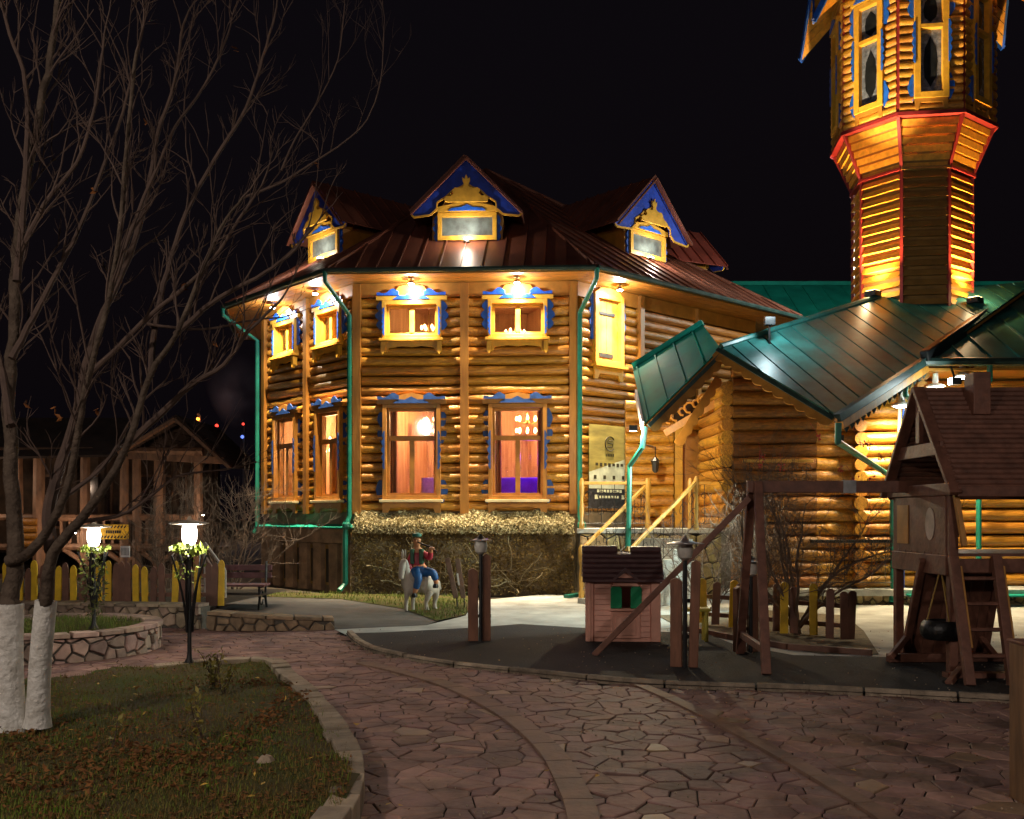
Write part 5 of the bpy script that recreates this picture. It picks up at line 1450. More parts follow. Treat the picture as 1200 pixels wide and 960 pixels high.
# drifting smoke over the far roofs
sm = MB(); sp = P(276, 466, 62)
sm.lathe(sp, [(.3, -2.0), (.9, -1.5), (1.5, -.5), (1.9, .8), (1.6, 2.0), (.7, 2.8), (.1, 3.0)], 16); so = sm.build('smoke', None, None, True)
so['kind'] = 'stuff'
vm = bpy.data.materials.new('smoke volume'); vm.use_nodes = True; ntv = vm.node_tree; ntv.nodes.clear()
vo = ntv.nodes.new('ShaderNodeOutputMaterial'); pv = ntv.nodes.new('ShaderNodeVolumePrincipled'); pv.inputs['Color'].default_value = (.8, .8, .85, 1)
gg = ntv.nodes.new('ShaderNodeNewGeometry'); nn_ = ntv.nodes.new('ShaderNodeTexNoise'); nn_.inputs['Scale'].default_value = .45; nn_.inputs['Detail'].default_value = 5; mrr = ntv.nodes.new('ShaderNodeMapRange'); mrr.inputs[1].default_value = .35; mrr.inputs[2].default_value = .85; mrr.inputs[4].default_value = .16
ntv.links.new(gg.outputs['Position'], nn_.inputs['Vector']); ntv.links.new(nn_.outputs['Fac'], mrr.inputs[0]); tcv = ntv.nodes.new('ShaderNodeTexCoord'); mpv = ntv.nodes.new('ShaderNodeMapping'); mpv.inputs['Location'].default_value = (-1, -1, -1); mpv.inputs['Scale'].default_value = (2, 2, 2); grv = ntv.nodes.new('ShaderNodeTexGradient'); grv.gradient_type = 'SPHERICAL'; muv = ntv.nodes.new('ShaderNodeMath'); muv.operation = 'MULTIPLY'
ntv.links.new(tcv.outputs['Generated'], mpv.inputs[0]); ntv.links.new(mpv.outputs[0], grv.inputs[0]); ntv.links.new(grv.outputs['Fac'], muv.inputs[0]); ntv.links.new(mrr.outputs[0], muv.inputs[1]); ntv.links.new(muv.outputs[0], pv.inputs['Density']); ntv.links.new(pv.outputs[0], vo.inputs['Volume'])
so.data.materials.append(vm)
lp = P(268, 512, 58); light('smoke_fill_light', 'POINT', lp, 260, (.85, .85, 1), .3, parent=bpy.data.objects['distant_lamp'])  # added light without a fixture, to show up the smoke

# unseen street lamps, added to light the paving, lawn and trunks
sl = thing('added_street_lamp', 'tall unseen street lamp added beside the lawn to light the foreground', 'lamp', (-6.2, .5, 0))
b = MB(); b.tube([(-6.2, .5, 0), (-6.2, .5, 5.2), (-5.9, .5, 5.5)], .06, 8); b.build('pole', BLACK, sl)
b = MB(); b.lathe((-5.8, .5, 5.4), [(.05, .12), (.16, .06), (.18, 0)], 12); b.build('lamp_head', BULB, sl)
light('added_street_light', 'POINT', (-5.7, .6, 5.25), 400, (1, .84, .72), .18, parent=sl)
sl = thing('added_street_lamp', 'tall unseen street lamp added beside the playground to light the foreground', 'lamp', (5.5, -3, 0))  # second unseen lamp, added as front fill
b = MB(); b.tube([(5.5, -3, 0), (5.5, -3, 5.2), (5.2, -3, 5.5)], .06, 8); b.build('pole', BLACK, sl)
b = MB(); b.lathe((5.1, -3, 5.4), [(.05, .12), (.16, .06), (.18, 0)], 12); b.build('lamp_head', BULB, sl)
light('added_street_light', 'POINT', (5.0, -2.9, 5.25), 300, (1, .84, .74), .18, parent=sl)
# ================================================================== PLAYGROUND
# pink plastic playhouse
PKW = mat('pink plastic', (.84, .42, .31), .5, .1, 5, .1)
PKR = mat('brown plastic roof', (.10, .045, .045), .42, .2, 6, .15)
GRP = mat('green plastic', (.01, .30, .12), .45, .15, 6)
o = G(730, 754); YH = o.y
ph = thing('playhouse', 'pink plastic playhouse with dark brown roof and green shutters', 'playhouse', (o.x, YH, .022))
hz = .022; Fh = Frame((o.x, YH, hz), Vector((1, -.06, 0)), Vector((-.06, -1, 0)))
W_ = .46; Hh_ = .76; Dp = .95
wz0, wz1, wx0, wx1 = .42, .70, -.13, .20
b = MB()
b.fbox(Fh, -W_, wx0, 0, Hh_, -.04, 0); b.fbox(Fh, wx1, W_, 0, Hh_, -.04, 0); b.fbox(Fh, wx0, wx1, 0, wz0, -.04, 0); b.fbox(Fh, wx0, wx1, wz1, Hh_, -.04, 0)
b.fbox(Fh, -W_, -W_ + .04, 0, Hh_, -Dp, -.041); b.fbox(Fh, W_ - .04, W_, 0, Hh_, -Dp, -.041); b.fbox(Fh, -W_ + .041, W_ - .041, 0, Hh_, -Dp, -Dp + .04)
b.build('wall', PKW, ph)
for a0, a1 in ((-W_ + .10, wx0 - .02), (wx1 + .02, W_ - .12)):
    for i in range(10):
        z = .06 + i * .068; b = MB(); b.hexa([Fh.p(a0, z, .022), Fh.p(a1, z, .022), Fh.p(a1, z, .001), Fh.p(a0, z, .001), Fh.p(a0, z + .062, .006), Fh.p(a1, z + .062, .006), Fh.p(a1, z + .062, .001), Fh.p(a0, z + .062, .001)]); b.build('siding', PKW, ph)
for a0, a1 in ((-W_ - .01, -W_ + .09), (W_ - .11, W_ + .01), (-W_ + .02, -W_ + .06)):
    b = MB(); b.fbox(Fh, a0, a1, 0, Hh_, .001, .032 if a1 - a0 > .05 else .045); b.build('corner_post', PKW, ph, bevel=.01)
b = MB(); b.fbox(Fh, wx0 - .02, wx1 + .02, .04, wz0 - .04, .001, .025); b.build('door_panel', PKW, ph, bevel=.012)
b = MB(); b.fbox(Fh, wx0 + .04, wx1 - .04, .08, wz0 - .10, .026, .036); b.build('door_inset', PKW, ph, bevel=.008)
b = MB(); b.fbox(Fh, wx0 - .04, wx1 + .04, wz0 - .035, wz0 - .004, .001, .055); b.build('window_sill', PKW, ph, bevel=.006)
for s_, c in ((-1, wx0 + .045), (1, wx1 - .035)):
    b = MB(); q = [(c - .055, wz0)]
    q = [(c - .07, wz0), (c + .07, wz0), (c + .07, wz1 - .03), (c + .04, wz1 + .0), (c, wz1 + .015), (c - .04, wz1), (c - .07, wz1 - .03)]
    b.prism(Fh, q, .004, .03); b.build('shutter', GRP, ph, bevel=.006)
# gable arch and roof of overlapping tile courses
b = MB(); b.prism(Fh, [(-.14, Hh_ - .06), (.20, Hh_ - .06), (.12, Hh_ + .06), (.03, Hh_ + .11), (-.06, Hh_ + .06)], .001, .05); b.build('arch_trim', PKW, ph)
b = MB(); b.prism(Fh, [(-.17, Hh_), (-.13, Hh_), (.03, Hh_ + .12), (.19, Hh_), (.23, Hh_), (.03, Hh_ + .17)], .03, .10); b.build('roof_peak', PKR, ph)
for side in (1, -1):
    cm = -Dp / 2
    for i in range(6):
        t0, t1 = i / 6, (i + 1.12) / 6; b = MB()
        c0 = cm + side * (.58 - .46 * t0); c1 = cm + side * (.58 - .46 * t1); z0 = Hh_ - .01 + .36 * t0; z1 = Hh_ - .01 + .36 * t1
        b.hexa([Fh.p(-W_ - .05, z0, c0), Fh.p(W_ + .05, z0, c0), Fh.p(W_ + .05, z1 - .02, c1), Fh.p(-W_ - .05, z1 - .02, c1), Fh.p(-W_ - .05, z0 + .035, c0), Fh.p(W_ + .05, z0 + .035, c0), Fh.p(W_ + .05, z1, c1), Fh.p(-W_ - .05, z1, c1)])
        b.build('tile_course', PKR, ph, bevel=.006)
b = MB(); b.fbox(Fh, -W_ - .05, -.05, Hh_ + .35, Hh_ + .43, -Dp / 2 - .13, -Dp / 2 + .13); b.fbox(Fh, .12, W_ + .05, Hh_ + .35, Hh_ + .42, -Dp / 2 - .13, -Dp / 2 + .13); b.build('ridge', PKR, ph, bevel=.02)

# wooden bollard lamps
BOL = mat('bollard plank', (.24, .105, .06), .6, .25, 4, .3, stretch=(3, 3, .6), rand=.12)
CLEAR = mat('cloudy lamp glass', (.55, .52, .46), .2, .3, 5)
def bollard(px, py, h, label, lean, hat, rz):
    o = G(px, py); t = thing('bollard_lamp', label, 'lamp', (o.x, o.y, .02), 'unlit bollard lamps in the playground', rz)
    Fz = Frame((0, 0, 0), (1, 0, 0), (0, -1, 0))
    for x0, x1, hh, ln in ((-.155, -.03, h * .70, 0), (.03, .13, h * .84, lean)):
        b = MB(); b.prism(Frame((0, .02, 0), (1, 0, 0), (0, -1, 0), (ln, 0, 1)), [(x0, 0), (x1, 0), (x1, hh - .04), ((x0 + x1) / 2, hh), (x0, hh - .03)], -.05, .05)
        ob = b.build('plank', BOL, None, bevel=.008); ob.parent = t
    for z in (h * .22, h * .5):
        b = MB(); b.fbox(Fz, -.15, .14, z, z + .04, -.07, -.052); ob = b.build('strap', BLACK, None); ob.parent = t
    b = MB(); b.tube([(0, -.07, 0), (0, -.07, h - .22)], .024, 8); ob = b.build('pole', BLACK, None, True); ob.parent = t
    b = MB(); b.lathe((0, -.07, h - .22), [(.03, 0), (.07, .03), (.085, .1), (.075, .17)], 10); ob = b.build('lamp_glass', CLEAR, None, True); ob.parent = t
    b = MB(); b.lathe((0, -.07, h - .05), [(hat, 0), (hat, .008), (.05, .035), (.02, .07), (.005, .09)], 16); ob = b.build('hat', mat('lamp hat', (.05, .045, .04), .35, .3, 6) if hat < .17 else mat('pale lamp hat', (.16, .13, .13), .3, .3, 6), None, True); ob.parent = t
bollard(563, 753, 1.32, 'dark-hatted lamp between two brown planks near the donkey statue', 0, .14, .1)
bollard(803, 784, 1.34, 'wide-hatted lamp strapped to brown planks by the playhouse', .03, .20, -.2)
bollard(876, 766, 1.10, 'short lamp and planks behind the swing frame leg', 0, .14, .3)

# little yellow picnic bench
o = G(828, 753); pb = thing('toddler_bench', 'small pale yellow plastic bench behind the plank lamp', 'bench', (o.x - .15, o.y, .02))
YP = mat('pale yellow plastic', (.68, .58, .10), .5, .1, 5)
b = MB(); b.box(o.x - .42, o.x + .03, o.y - .13, o.y + .13, .40, .44); b.build('seat', YP, pb, bevel=.01)
for dx in (-.36, -.02):
    for dy in (-.09, .09):
        b = MB(); b.tube([(o.x + dx, o.y + dy, .02), (o.x + dx, o.y + dy, .41)], .025, 8); b.build('leg', YP, pb, True)

# play tower with swing beam
PW = mat('play tower wood', (.20, .085, .055), .55, .25, 4, .25, stretch=(2, 2, 2), rand=.1, coord='World')
PWO = mat('yellow wood and lit edge', (.50, .24, .06), .5, .2, 4, .2)  # yellow wood; on the ladder it paints lamplit edges
pt = thing('play_tower', 'brown wooden play tower with shingled roof, chimney, ladder and long swing beam', 'play tower', P(1140, 790, 10))
def timber(p, q, w_=.09, h=.09, name='timber', m=PW, up=(0, 0, 1), par=None):
    b = MB(); b.bar(p, q, w_, h, up); return b.build(name, m, par or pt, bevel=.008)
ap = Vector((XY(884, 10.7), 10.7, 1.92)); f1_ = G(898, 791, .02); f2_ = G(867, 766, .02); f3_ = G(696, 768, .02)
beam_end = Vector((XY(1100, 10.7), 10.7, 1.92))
timber(ap - Vector((.08, 0, 0)), beam_end, .09, .13, 'swing_beam')
timber(f1_, ap + Vector((.03, -.03, .05)), .07, .09, 'swing_leg', up=(1, 0, 0)); timber(f2_, ap + Vector((-.02, .03, .05)), .07, .09, 'swing_leg', up=(1, 0, 0)); timber(f3_, ap + Vector((-.05, 0, -.12)), .06, .07, 'swing_brace')
timber(f1_.lerp(ap, .12), f2_.lerp(ap, .12), .05, .08, 'swing_crossbar')
b = MB(); p = Vector((XY(994, 10.7), 10.7, 1.92)); b.box(p.x - .07, p.x + .07, p.y - .052, p.y + .052, p.z - .07, p.z + .07); b.build('beam_bracket', mat('galvanised plate', (.3, .3, .3), .4, .2, 8, metal=.8), pt)
b = MB(); p = Vector((XY(888, 10.7), 10.7, 1.92)); b.box(p.x - .012, p.x + .012, p.y - .06, p.y - .045, p.z - .05, p.z + .05); b.build('bolt_plate', MATS['galvanised plate'], pt)
# deck posts and deck
DX0, DX1, DY0, DY1, DZ = XY(1108, 9.9), 5.9, 9.75, 11.1, 1.20
for x in (DX0, DX1):
    for y in (DY0, DY1):
        timber((x, y, .02), (x, y, 1.95), .09, .09, 'post', up=(0, 1, 0))
for i in range(8):
    y = DY0 + (DY1 - DY0) * i / 8; b = MB(); b.box(DX0 - .06, DX1 + .06, y + .01, y + .155, DZ, DZ + .03); b.build('deck_board', PW, pt)
timber((DX0 - .05, DY0 - .05, DZ - .09), (DX1, DY0 - .05, DZ - .09), .04, .14, 'deck_beam')
timber((DX0 - .06, DY0 - .03, DZ - .09), (DX0 - .06, DY1, DZ - .09), .04, .2, 'deck_beam')
# side wall panel with round porthole and little yellow shutter
b = MB(); b.box(DX0 - .055, DX0 - .03, DY0 + .03, DY1 - .05, DZ - .02, 1.80); b.build('side_panel', PW, pt)
b = MB(); yy = DY0 + .38; n_ = 16
b.add([(DX0 - .062, yy + .11 * math.cos(2 * math.pi * k / n_), DZ + .32 + .17 * math.sin(2 * math.pi * k / n_)) for k in range(n_)] + [(DX0 - .056, yy + .11 * math.cos(2 * math.pi * k / n_), DZ + .32 + .17 * math.sin(2 * math.pi * k / n_)) for k in range(n_)], [tuple(range(n_))[::-1]] + [(k, (k + 1) % n_, n_ + (k + 1) % n_, n_ + k) for k in range(n_)]); b.build('porthole', mat('pale plastic oval', (.5, .4, .36), .4), pt)
b = MB(); b.box(DX0 - .065, DX0 - .056, DY1 - .42, DY1 - .12, DZ + .1, DZ + .52); b.build('yellow_shutter', PWO, pt)
# roof: gable along X
RZ, EZ, RY = 2.93, 1.87, (DY0 + DY1) / 2
rx0, rx1 = XY(1118, 9.7), 6.2
for side in (-1, 1):
    n_c = 20
    for i in range(n_c):
        t0, t1 = i / n_c, (i + 1.08) / n_c; y0 = RY + side * (.86 * (1 - t0)); y1 = RY + side * (.86 * (1 - min(1, t1))); z0 = EZ + (RZ - EZ) * t0; z1 = EZ + (RZ - EZ) * min(1, t1); b = MB()
        xa_ = rx0 - .03 - .0 * t0
        b.hexa([(xa_, y0 + side * .022, z0), (rx1, y0 + side * .022, z0), (rx1, y1, z1), (xa_, y1, z1), (xa_, y0 + side * .022, z0 + .03), (rx1, y0 + side * .022, z0 + .03), (rx1, y1, z1 + .012), (xa_, y1, z1 + .012)]); b.build('roof_slat', PW, pt)
    timber((rx0 - .06, RY + side * .9, EZ - .05), (rx0 - .06, RY, RZ + .03), .05, .12, 'rake_board', up=(1, 0, 0))
    timber((rx0 - .03, RY + side * .88, EZ - .03), (rx1, RY + side * .88, EZ - .03), .03, .10, 'eave_board')
timber((rx0 - .04, RY + .62, EZ + .42), (rx0 - .04, RY - .55, EZ + .42), .04, .14, 'gable_crossboard', PW)
timber((rx0 - .04, RY, EZ + .5), (rx0 - .04, RY, RZ - .1), .05, .10, 'king_post', PW, up=(0, 1, 0))
timber((rx0 - .04, RY + .84, EZ + .0), (rx0 - .04, RY - .82, EZ + .0), .05, .12, 'gable_tie', PW)
b = MB(); cxx = XY(1142, 10.3); b.box(cxx - .09, cxx + .09, RY - .30, RY - .08, RZ - .28, RZ + .16); b.build('chimney', PW, pt, bevel=.01)
b = MB(); b.box(rx0, rx1, RY - .03, RY + .03, RZ, RZ + .035); b.build('ridge_board', PW, pt)
# climbing panel, base timbers, tyre swing
pa, pb_, pc, pd_ = P(1080, 660, 10.1), P(1172, 660, 10.1), P(1148, 772, 10.6), P(1062, 772, 10.6)
pa = Vector((XY(1085, 10.2), 10.2, DZ - .05)); pb_ = Vector((XY(1172, 10.2), 10.2, DZ - .05)); pc = Vector((XY(1152, 10.9), 10.9, .06)); pd_ = Vector((XY(1062, 10.9), 10.9, .06))
for i in range(6):
    t0, t1 = i / 6, (i + .96) / 6; b = MB(); b.slab([pa.lerp(pb_, t0), pa.lerp(pb_, t1), pd_.lerp(pc, t1), pd_.lerp(pc, t0)], .03, (0, -.97, .2)); b.build('climbing_board', PW, pt)
timber(pa + Vector((-.03, 0, 0)), pd_ + Vector((-.03, 0, -.05)), .08, .06, 'panel_rail', up=(0, 1, 0)); timber(pb_, pc + Vector((0, 0, -.05)), .08, .06, 'panel_rail', up=(0, 1, 0))
timber(G(1040, 771, .07), G(1200, 770, .07), .09, .09, 'base_timber'); timber(G(1043, 771, .09), P(1064, 745, 10.75), .06, .06, 'base_brace', up=(0, 1, 0)); timber(G(1168, 771, .09), P(1150, 748, 10.75), .06, .06, 'base_brace', up=(0, 1, 0))
# ladder
for px0, px1 in ((1117, 1137), (1167, 1187)):
    timber(G(px1, 804, .02), P(px0, 652, 9.65), .07, .09, 'ladder_rail', up=(1, 0, 0))
    p, q = G(px1, 804, .02), P(px0, 652, 9.65); timber(p.lerp(q, .28) + Vector((.045, -.015, 0)), p.lerp(q, .92) + Vector((.045, -.015, 0)), .035, .04, 'ladder_lit_edge', PWO, up=(1, 0, 0))  # lighter strip paints the lamplit edge of the rail
for i in range(4):
    t_ = .22 + i * .2; b = MB(); b.tube([G(1137, 804, .02).lerp(P(1117, 652, 9.65), t_), G(1187, 804, .02).lerp(P(1167, 652, 9.65), t_)], .02, 6); b.build('ladder_rung', PW, pt)
timber(G(1112, 801, .03), P(1133, 775, 9.75), .05, .07, 'base_brace', up=(0, 1, 0))
b = MB(); b.box(XY(1108, 9.6), XY(1187, 9.6), 9.55, 9.68, .02, .07); b.build('ground_sill', PW, pt)
timber(P(1118, 566, 9.65), P(1130, 640, 9.6), .05, .06, 'painted_lit_edge', PWO, up=(0, 1, 0))  # yellow strip that paints a lamplit edge
# black tyre seat hung from the deck beam
ty = thing('tyre_swing', 'black rubber tyre swing hanging below the play tower deck', 'tyre swing', P(1105, 738, 9.9))
tc_ = P(1105, 738, 9.85); b = MB(); N1, N2 = 24, 10
for i in range(N1):
    for j in range(N2):
        a, c = 2 * math.pi * i / N1, 2 * math.pi * j / N2; r_ = .155 + .065 * math.cos(c); b.v.append((tc_.x + r_ * math.cos(a), tc_.y + r_ * math.sin(a), tc_.z + .10 * math.sin(c)))
for i in range(N1):
    for j in range(N2): b.f.append((i * N2 + j, ((i + 1) % N1) * N2 + j, ((i + 1) % N1) * N2 + (j + 1) % N2, i * N2 + (j + 1) % N2))
b.build('tyre', mat('black rubber', (.012, .012, .012), .35, .3, 20, .3), ty, True)
for a in (.5, 2.6, 4.7):
    b = MB(); b.tube([tc_ + Vector((.15 * math.cos(a), .15 * math.sin(a), .08)), Vector((tc_.x, tc_.y + .05, DZ - .12))], .008, 5); b.build('rope', mat('yellow rope', (.4, .24, .05), .7), ty)

# brown gate post at the paving edge
o = G(1208, 937); gp = thing('wooden_post', 'brown square wooden post standing on the paving near the ladder', 'post', o)
b = MB(); b.box(o.x - .085, o.x + .085, o.y - .08, o.y + .08, -.01, .88); b.build('shaft', mat('brown post wood', (.22, .12, .055), .6, .3, 4, .3, stretch=(3, 3, .5)), gp, bevel=.01)
b = MB(); b.box(o.x - .095, o.x + .095, o.y - .09, o.y + .09, .88, .90); b.build('cap', PW, gp, bevel=.006)

# picket fence round the bare tree
pf = thing('picket_fence', 'uneven low picket fence of brown and yellow boards around bare shrub tree', 'fence', P(900, 745, 13.5))
def pk(px, top, bot, c_, Y=None, wpx=9):
    Y = Y or (1.56 * FPX / (bot - HOR)); p = P(px, bot, Y); h = (bot - top) / FPX * Y; b = MB(); hw = wpx / 2 / FPX * Y
    Fq = Frame((p.x, Y + rnd.uniform(-.015, .015), max(0, p.z)), (1, 0, 0), (0, -1, 0), (rnd.uniform(-.05, .05), 0, 1))
    b.prism(Fq, [(-hw, 0), (hw, 0), (hw, h - .03), (hw * .4, h), (-hw * .4, h), (-hw, h - .03)], 0, .03); b.build('picket', YEL if c_ == 'y' else BRN, pf)
for px, tp_, bt, c_ in ((824, 678, 730, 'y'), (838, 682, 732, 'b'), (858, 680, 735, 'y'), (868, 684, 738, 'b'), (910, 684, 740, 'b'), (918, 682, 742, 'y'), (930, 688, 742, 'b'), (953, 684, 744, 'y'), (972, 690, 748, 'b'), (989, 693, 749, 'b'), (996, 692, 749, 'b')):
    pk(px, tp_, bt, c_)
for z_, (xa_, xb_) in ((.42, (820, 998)), (.16, (820, 998))):
    p, q = G(xa_, 732), G(xb_, 749); b = MB(); b.bar(p + Vector((0, .06, z_)), q + Vector((0, .06, z_)), .04, .06); b.build('rail', BRN, pf)
# soil patch with straw inside that fence
SOIL2 = mat('straw strewn soil', (.20, .155, .09), .95, .5, 9, .6, coord='World', c2=(.07, .05, .03), bscale=40, detail=8)
sheet('garden_soil', [tuple(G(x, y)) for x, y in [(770, 722), (900, 716), (990, 722), (1012, 740), (1030, 768), (960, 767), (870, 752), (800, 738)]], SOIL2, .012)
kf2, kl2 = path_map([G(x, y) for x, y in [(800, 739), (870, 753), (960, 768), (1030, 769)]])
s = 0
gk = thing('garden_edging', 'thin dark wooden edging along the straw soil patch', 'edging', G(870, 753))
while s < kl2 - .1:
    e = min(kl2, s + 1.1); b = MB(); b.bar(kf2(s + .01, .03, 0), kf2(e - .01, .03, 0), .05, .09); b.build('plank', BRN, gk); s = e

# ---- statue of a seated piper on a donkey
so_ = G(492, 716); sY = so_.y
st_ = thing('donkey_rider_statue', 'painted statue of a seated piper in red shirt riding a white donkey', 'statue', (so_.x, sY, .03))
def SP(px, py, dy=0.0): return P(px, py, sY + dy)
def skin(name, edges_pts, m, sub=2):
    """edges_pts: list of chains [(point, radius), ...]; chains share points to join."""
    vs, es, rs, key = [], [], [], {}
    for ch in edges_pts:
        prev = None
        for p, r_ in ch:
            k = (round(p[0], 3), round(p[1], 3), round(p[2], 3))
            if k not in key: key[k] = len(vs); vs.append(tuple(p)); rs.append(r_)
            if prev is not None: es.append((prev, key[k]))
            prev = key[k]
    me = bpy.data.meshes.new(name); me.from_pydata(vs, es, []); ob = bpy.data.objects.new(name, me); col.objects.link(ob)
    sk = ob.modifiers.new('skin', 'SKIN'); sk.use_smooth_shade = True
    lay = me.skin_vertices[0].data if me.skin_vertices else None
    if lay is None:
        bm = bmesh.new(); bm.from_mesh(me); bm.verts.layers.skin.verify(); bm.to_mesh(me); bm.free(); lay = me.skin_vertices[0].data
    for i, r_ in enumerate(rs): lay[i].radius = (r_, r_) if not isinstance(r_, tuple) else r_
    lay[0].use_root = True
    ss = ob.modifiers.new('sub', 'SUBSURF'); ss.levels = sub; ss.render_levels = sub
    me.materials.append(m); attach(ob, st_); return ob
DONK = mat('white painted donkey', (.52, .47, .40), .5, .25, 5, .15, coord='World', c2=(.40, .34, .28))
bk = SP(486, 682, .0); rump = SP(506, 684, .12); chest = SP(479, 685, -.1); nk = SP(476, 668, -.15); hd0 = SP(473, 656, -.18); hd1 = SP(471, 668, -.24); mz = SP(470, 680, -.28)
skin('donkey_body', [[(bk, .17), (rump, .16)], [(bk, .17), (chest, .14), (nk, .085), (hd0, .07), (hd1, .06), (mz, .045)],
    [(chest, .14), (SP(477, 696, -.18), .05), (SP(476, 706, -.18), .032), (SP(476, 717, -.18), .034)],
    [(chest, .14), (SP(484, 697, -.02), .05), (SP(484, 707, -.02), .032), (SP(484, 718, -.02), .034)],
    [(rump, .16), (SP(502, 698, .02), .06), (SP(499, 707, .04), .034), (SP(501, 718, .02), .036)],
    [(rump, .16), (SP(511, 698, .2), .06), (SP(509, 707, .22), .034), (SP(511, 717, .2), .036)],
    [(rump, .16), (SP(514, 682, .2), .03), (SP(516, 692, .22), .022)]], DONK)
for dx, dy in ((-1.2, -.04), (1.8, .04)):
    b = MB(); p = SP(473 + dx, 655, -.18 + dy); b.lathe(p, [(.012, 0), (.028, .05), (.02, .12), (.004, .16)], 8); b.build('donkey_ear', DONK, st_, True)
SKN = mat('painted face', (.58, .25, .11), .5, .15, 6); RED = mat('red painted shirt', (.42, .02, .045), .5, .2, 5, .1); BLJ = mat('blue painted trousers', (.015, .10, .30), .5, .25, 5, .1); GRV = mat('green painted waistcoat', (.01, .07, .035), .5, .2, 5)
pel = SP(490, 668, -.02); ab = SP(490, 660, -.03); ch_ = SP(489, 650, -.04); nk_ = SP(489, 641, -.05); hd_ = SP(488.5, 634, -.06); ht = SP(488.5, 630, -.06)
shL = SP(483.5, 647, -.04); shR = SP(495, 647, -.04)
elL = SP(480.5, 659, -.10); haL = SP(479, 671, -.18); elR = SP(504, 655, -.10); haR = SP(505, 643, -.22)
skin('rider_body', [[(pel, .115), (ab, .105), (ch_, .12), (nk_, .036), (hd_, .082), (ht, .066)], [(ch_, .12), (shL, .06), (elL, .047), (haL, .034), (SP(479, 674, -.19), .032)], [(ch_, .12), (shR, .06), (elR, .047), (haR, .034), (SP(506, 640.5, -.24), .03)],
    [(pel, .115), (SP(487, 671, -.12), .078), (SP(491, 677, -.26), .062), (SP(487, 692, -.24), .045), (SP(485.5, 697, -.25), .04)], [(pel, .115), (SP(498, 670, -.08), .078), (SP(508, 671, -.18), .062), (SP(511, 681, -.16), .045), (SP(511, 686, -.17), .04)]], SKN)
skin('shirt', [[(pel + Vector((0, -.01, -.005)), .128), (ab, .122), (ch_, .13), (nk_ - Vector((0, 0, .05)), .065)], [(ch_, .13), (shL, .072), (elL, .058), (haL.lerp(elL, .15), .045)], [(ch_, .13), (shR, .072), (elR, .058), (haR.lerp(elR, .2), .045)]], RED)
skin('trousers', [[(pel, .125), (SP(487, 671, -.12), .09), (SP(491, 677, -.26), .074), (SP(487, 692, -.24), .055)], [(pel, .125), (SP(498, 670, -.08), .09), (SP(508, 671, -.18), .074), (SP(511, 681, -.16), .056)]], BLJ)
for s_ in (-1, 1):
    b = MB(); c = ch_ + Vector((s_ * .075, -.10, -.02)); b.hexa([c + Vector(v) for v in ((-.035, -.03, -.14), (.035, -.03, -.14), (.045, .12, -.14), (-.045, .12, -.14), (-.035, -.02, .12), (.03, -.02, .12), (.045, .10, .12), (-.045, .10, .12))]); b.build('waistcoat_front', GRV, st_, bevel=.02)
b = MB(); b.lathe(ht + Vector((0, 0, .015)), [(.078, 0), (.082, .02), (.07, .05), (.03, .07)], 12); b.build('cap', mat('teal cap', (.02, .16, .12), .6), st_, True)
b = MB(); b.tube([hd_ + Vector((.02, -.075, -.015)), hd_ + Vector((.10, -.12, -.05)), haR + Vector((.02, -.03, .02)), haR + Vector((.10, -.05, -.06))], [.012, .016, .018, .026], 8); b.build('pipe', mat('dark pipe', (.05, .03, .02), .4), st_, True)
b = MB()
for k in range(5):
    c = haR + Vector((-.02 + k * .018, -.05, .02 + .004 * (k % 2))); b.tube([c, c + Vector((.0, -.025, -.012)), c + Vector((.004, -.02, -.04))], .010, 5)
b.build('fingers', SKN, st_, True)
b = MB(); b.lathe(hd_ + Vector((0, -.072, .0)), [(.004, -.02), (.016, -.012), (.008, .018)], 6); b.build('nose', SKN, st_, True)
b = MB()
for s_ in (-1, 1): b.lathe(hd_ + Vector((s_ * .026, -.068, .018)), [(.003, -.008), (.01, 0), (.003, .008)], 6)
b.build('eyes', BLACK, st_, True)
for px in (487, 511.5):
    b = MB(); p = SP(px - 1, 698 if px < 500 else 687, -.27 if px < 500 else -.2); b.lathe(p, [(.045, -.03), (.05, 0), (.035, .04)], 10, 1, 1.6); b.build('boot', BLACK, st_, True)
# two leaning sign planks beside the statue
sp_ = thing('plank_sign', 'two weathered brown planks on thin stakes beside the donkey statue', 'sign', G(538, 712))
for px0, px1, tp_, dx in ((534.5, 524, 654, 0), (543, 536, 655, .12)):
    p = P(px0, 701, 17.0); q = P(px1, tp_, 17.1); b = MB(); b.bar(p, q, .085, .03, (0, -1, 0)); b.build('plank', mat('weathered plank', (.20, .12, .085), .75, .3, 5, .3), sp_, bevel=.004)
    b = MB(); b.tube([p + Vector((.0, .03, .2)), (p.x + .02, p.y + .03, -.02)], .014, 5); b.build('stake', BLACK, sp_)
b = MB(); b.bar(P(536, 672, 16.95), P(538, 686, 16.95), .03, .008, (0, -1, 0)); b.build('paper_note', WHITE, sp_)
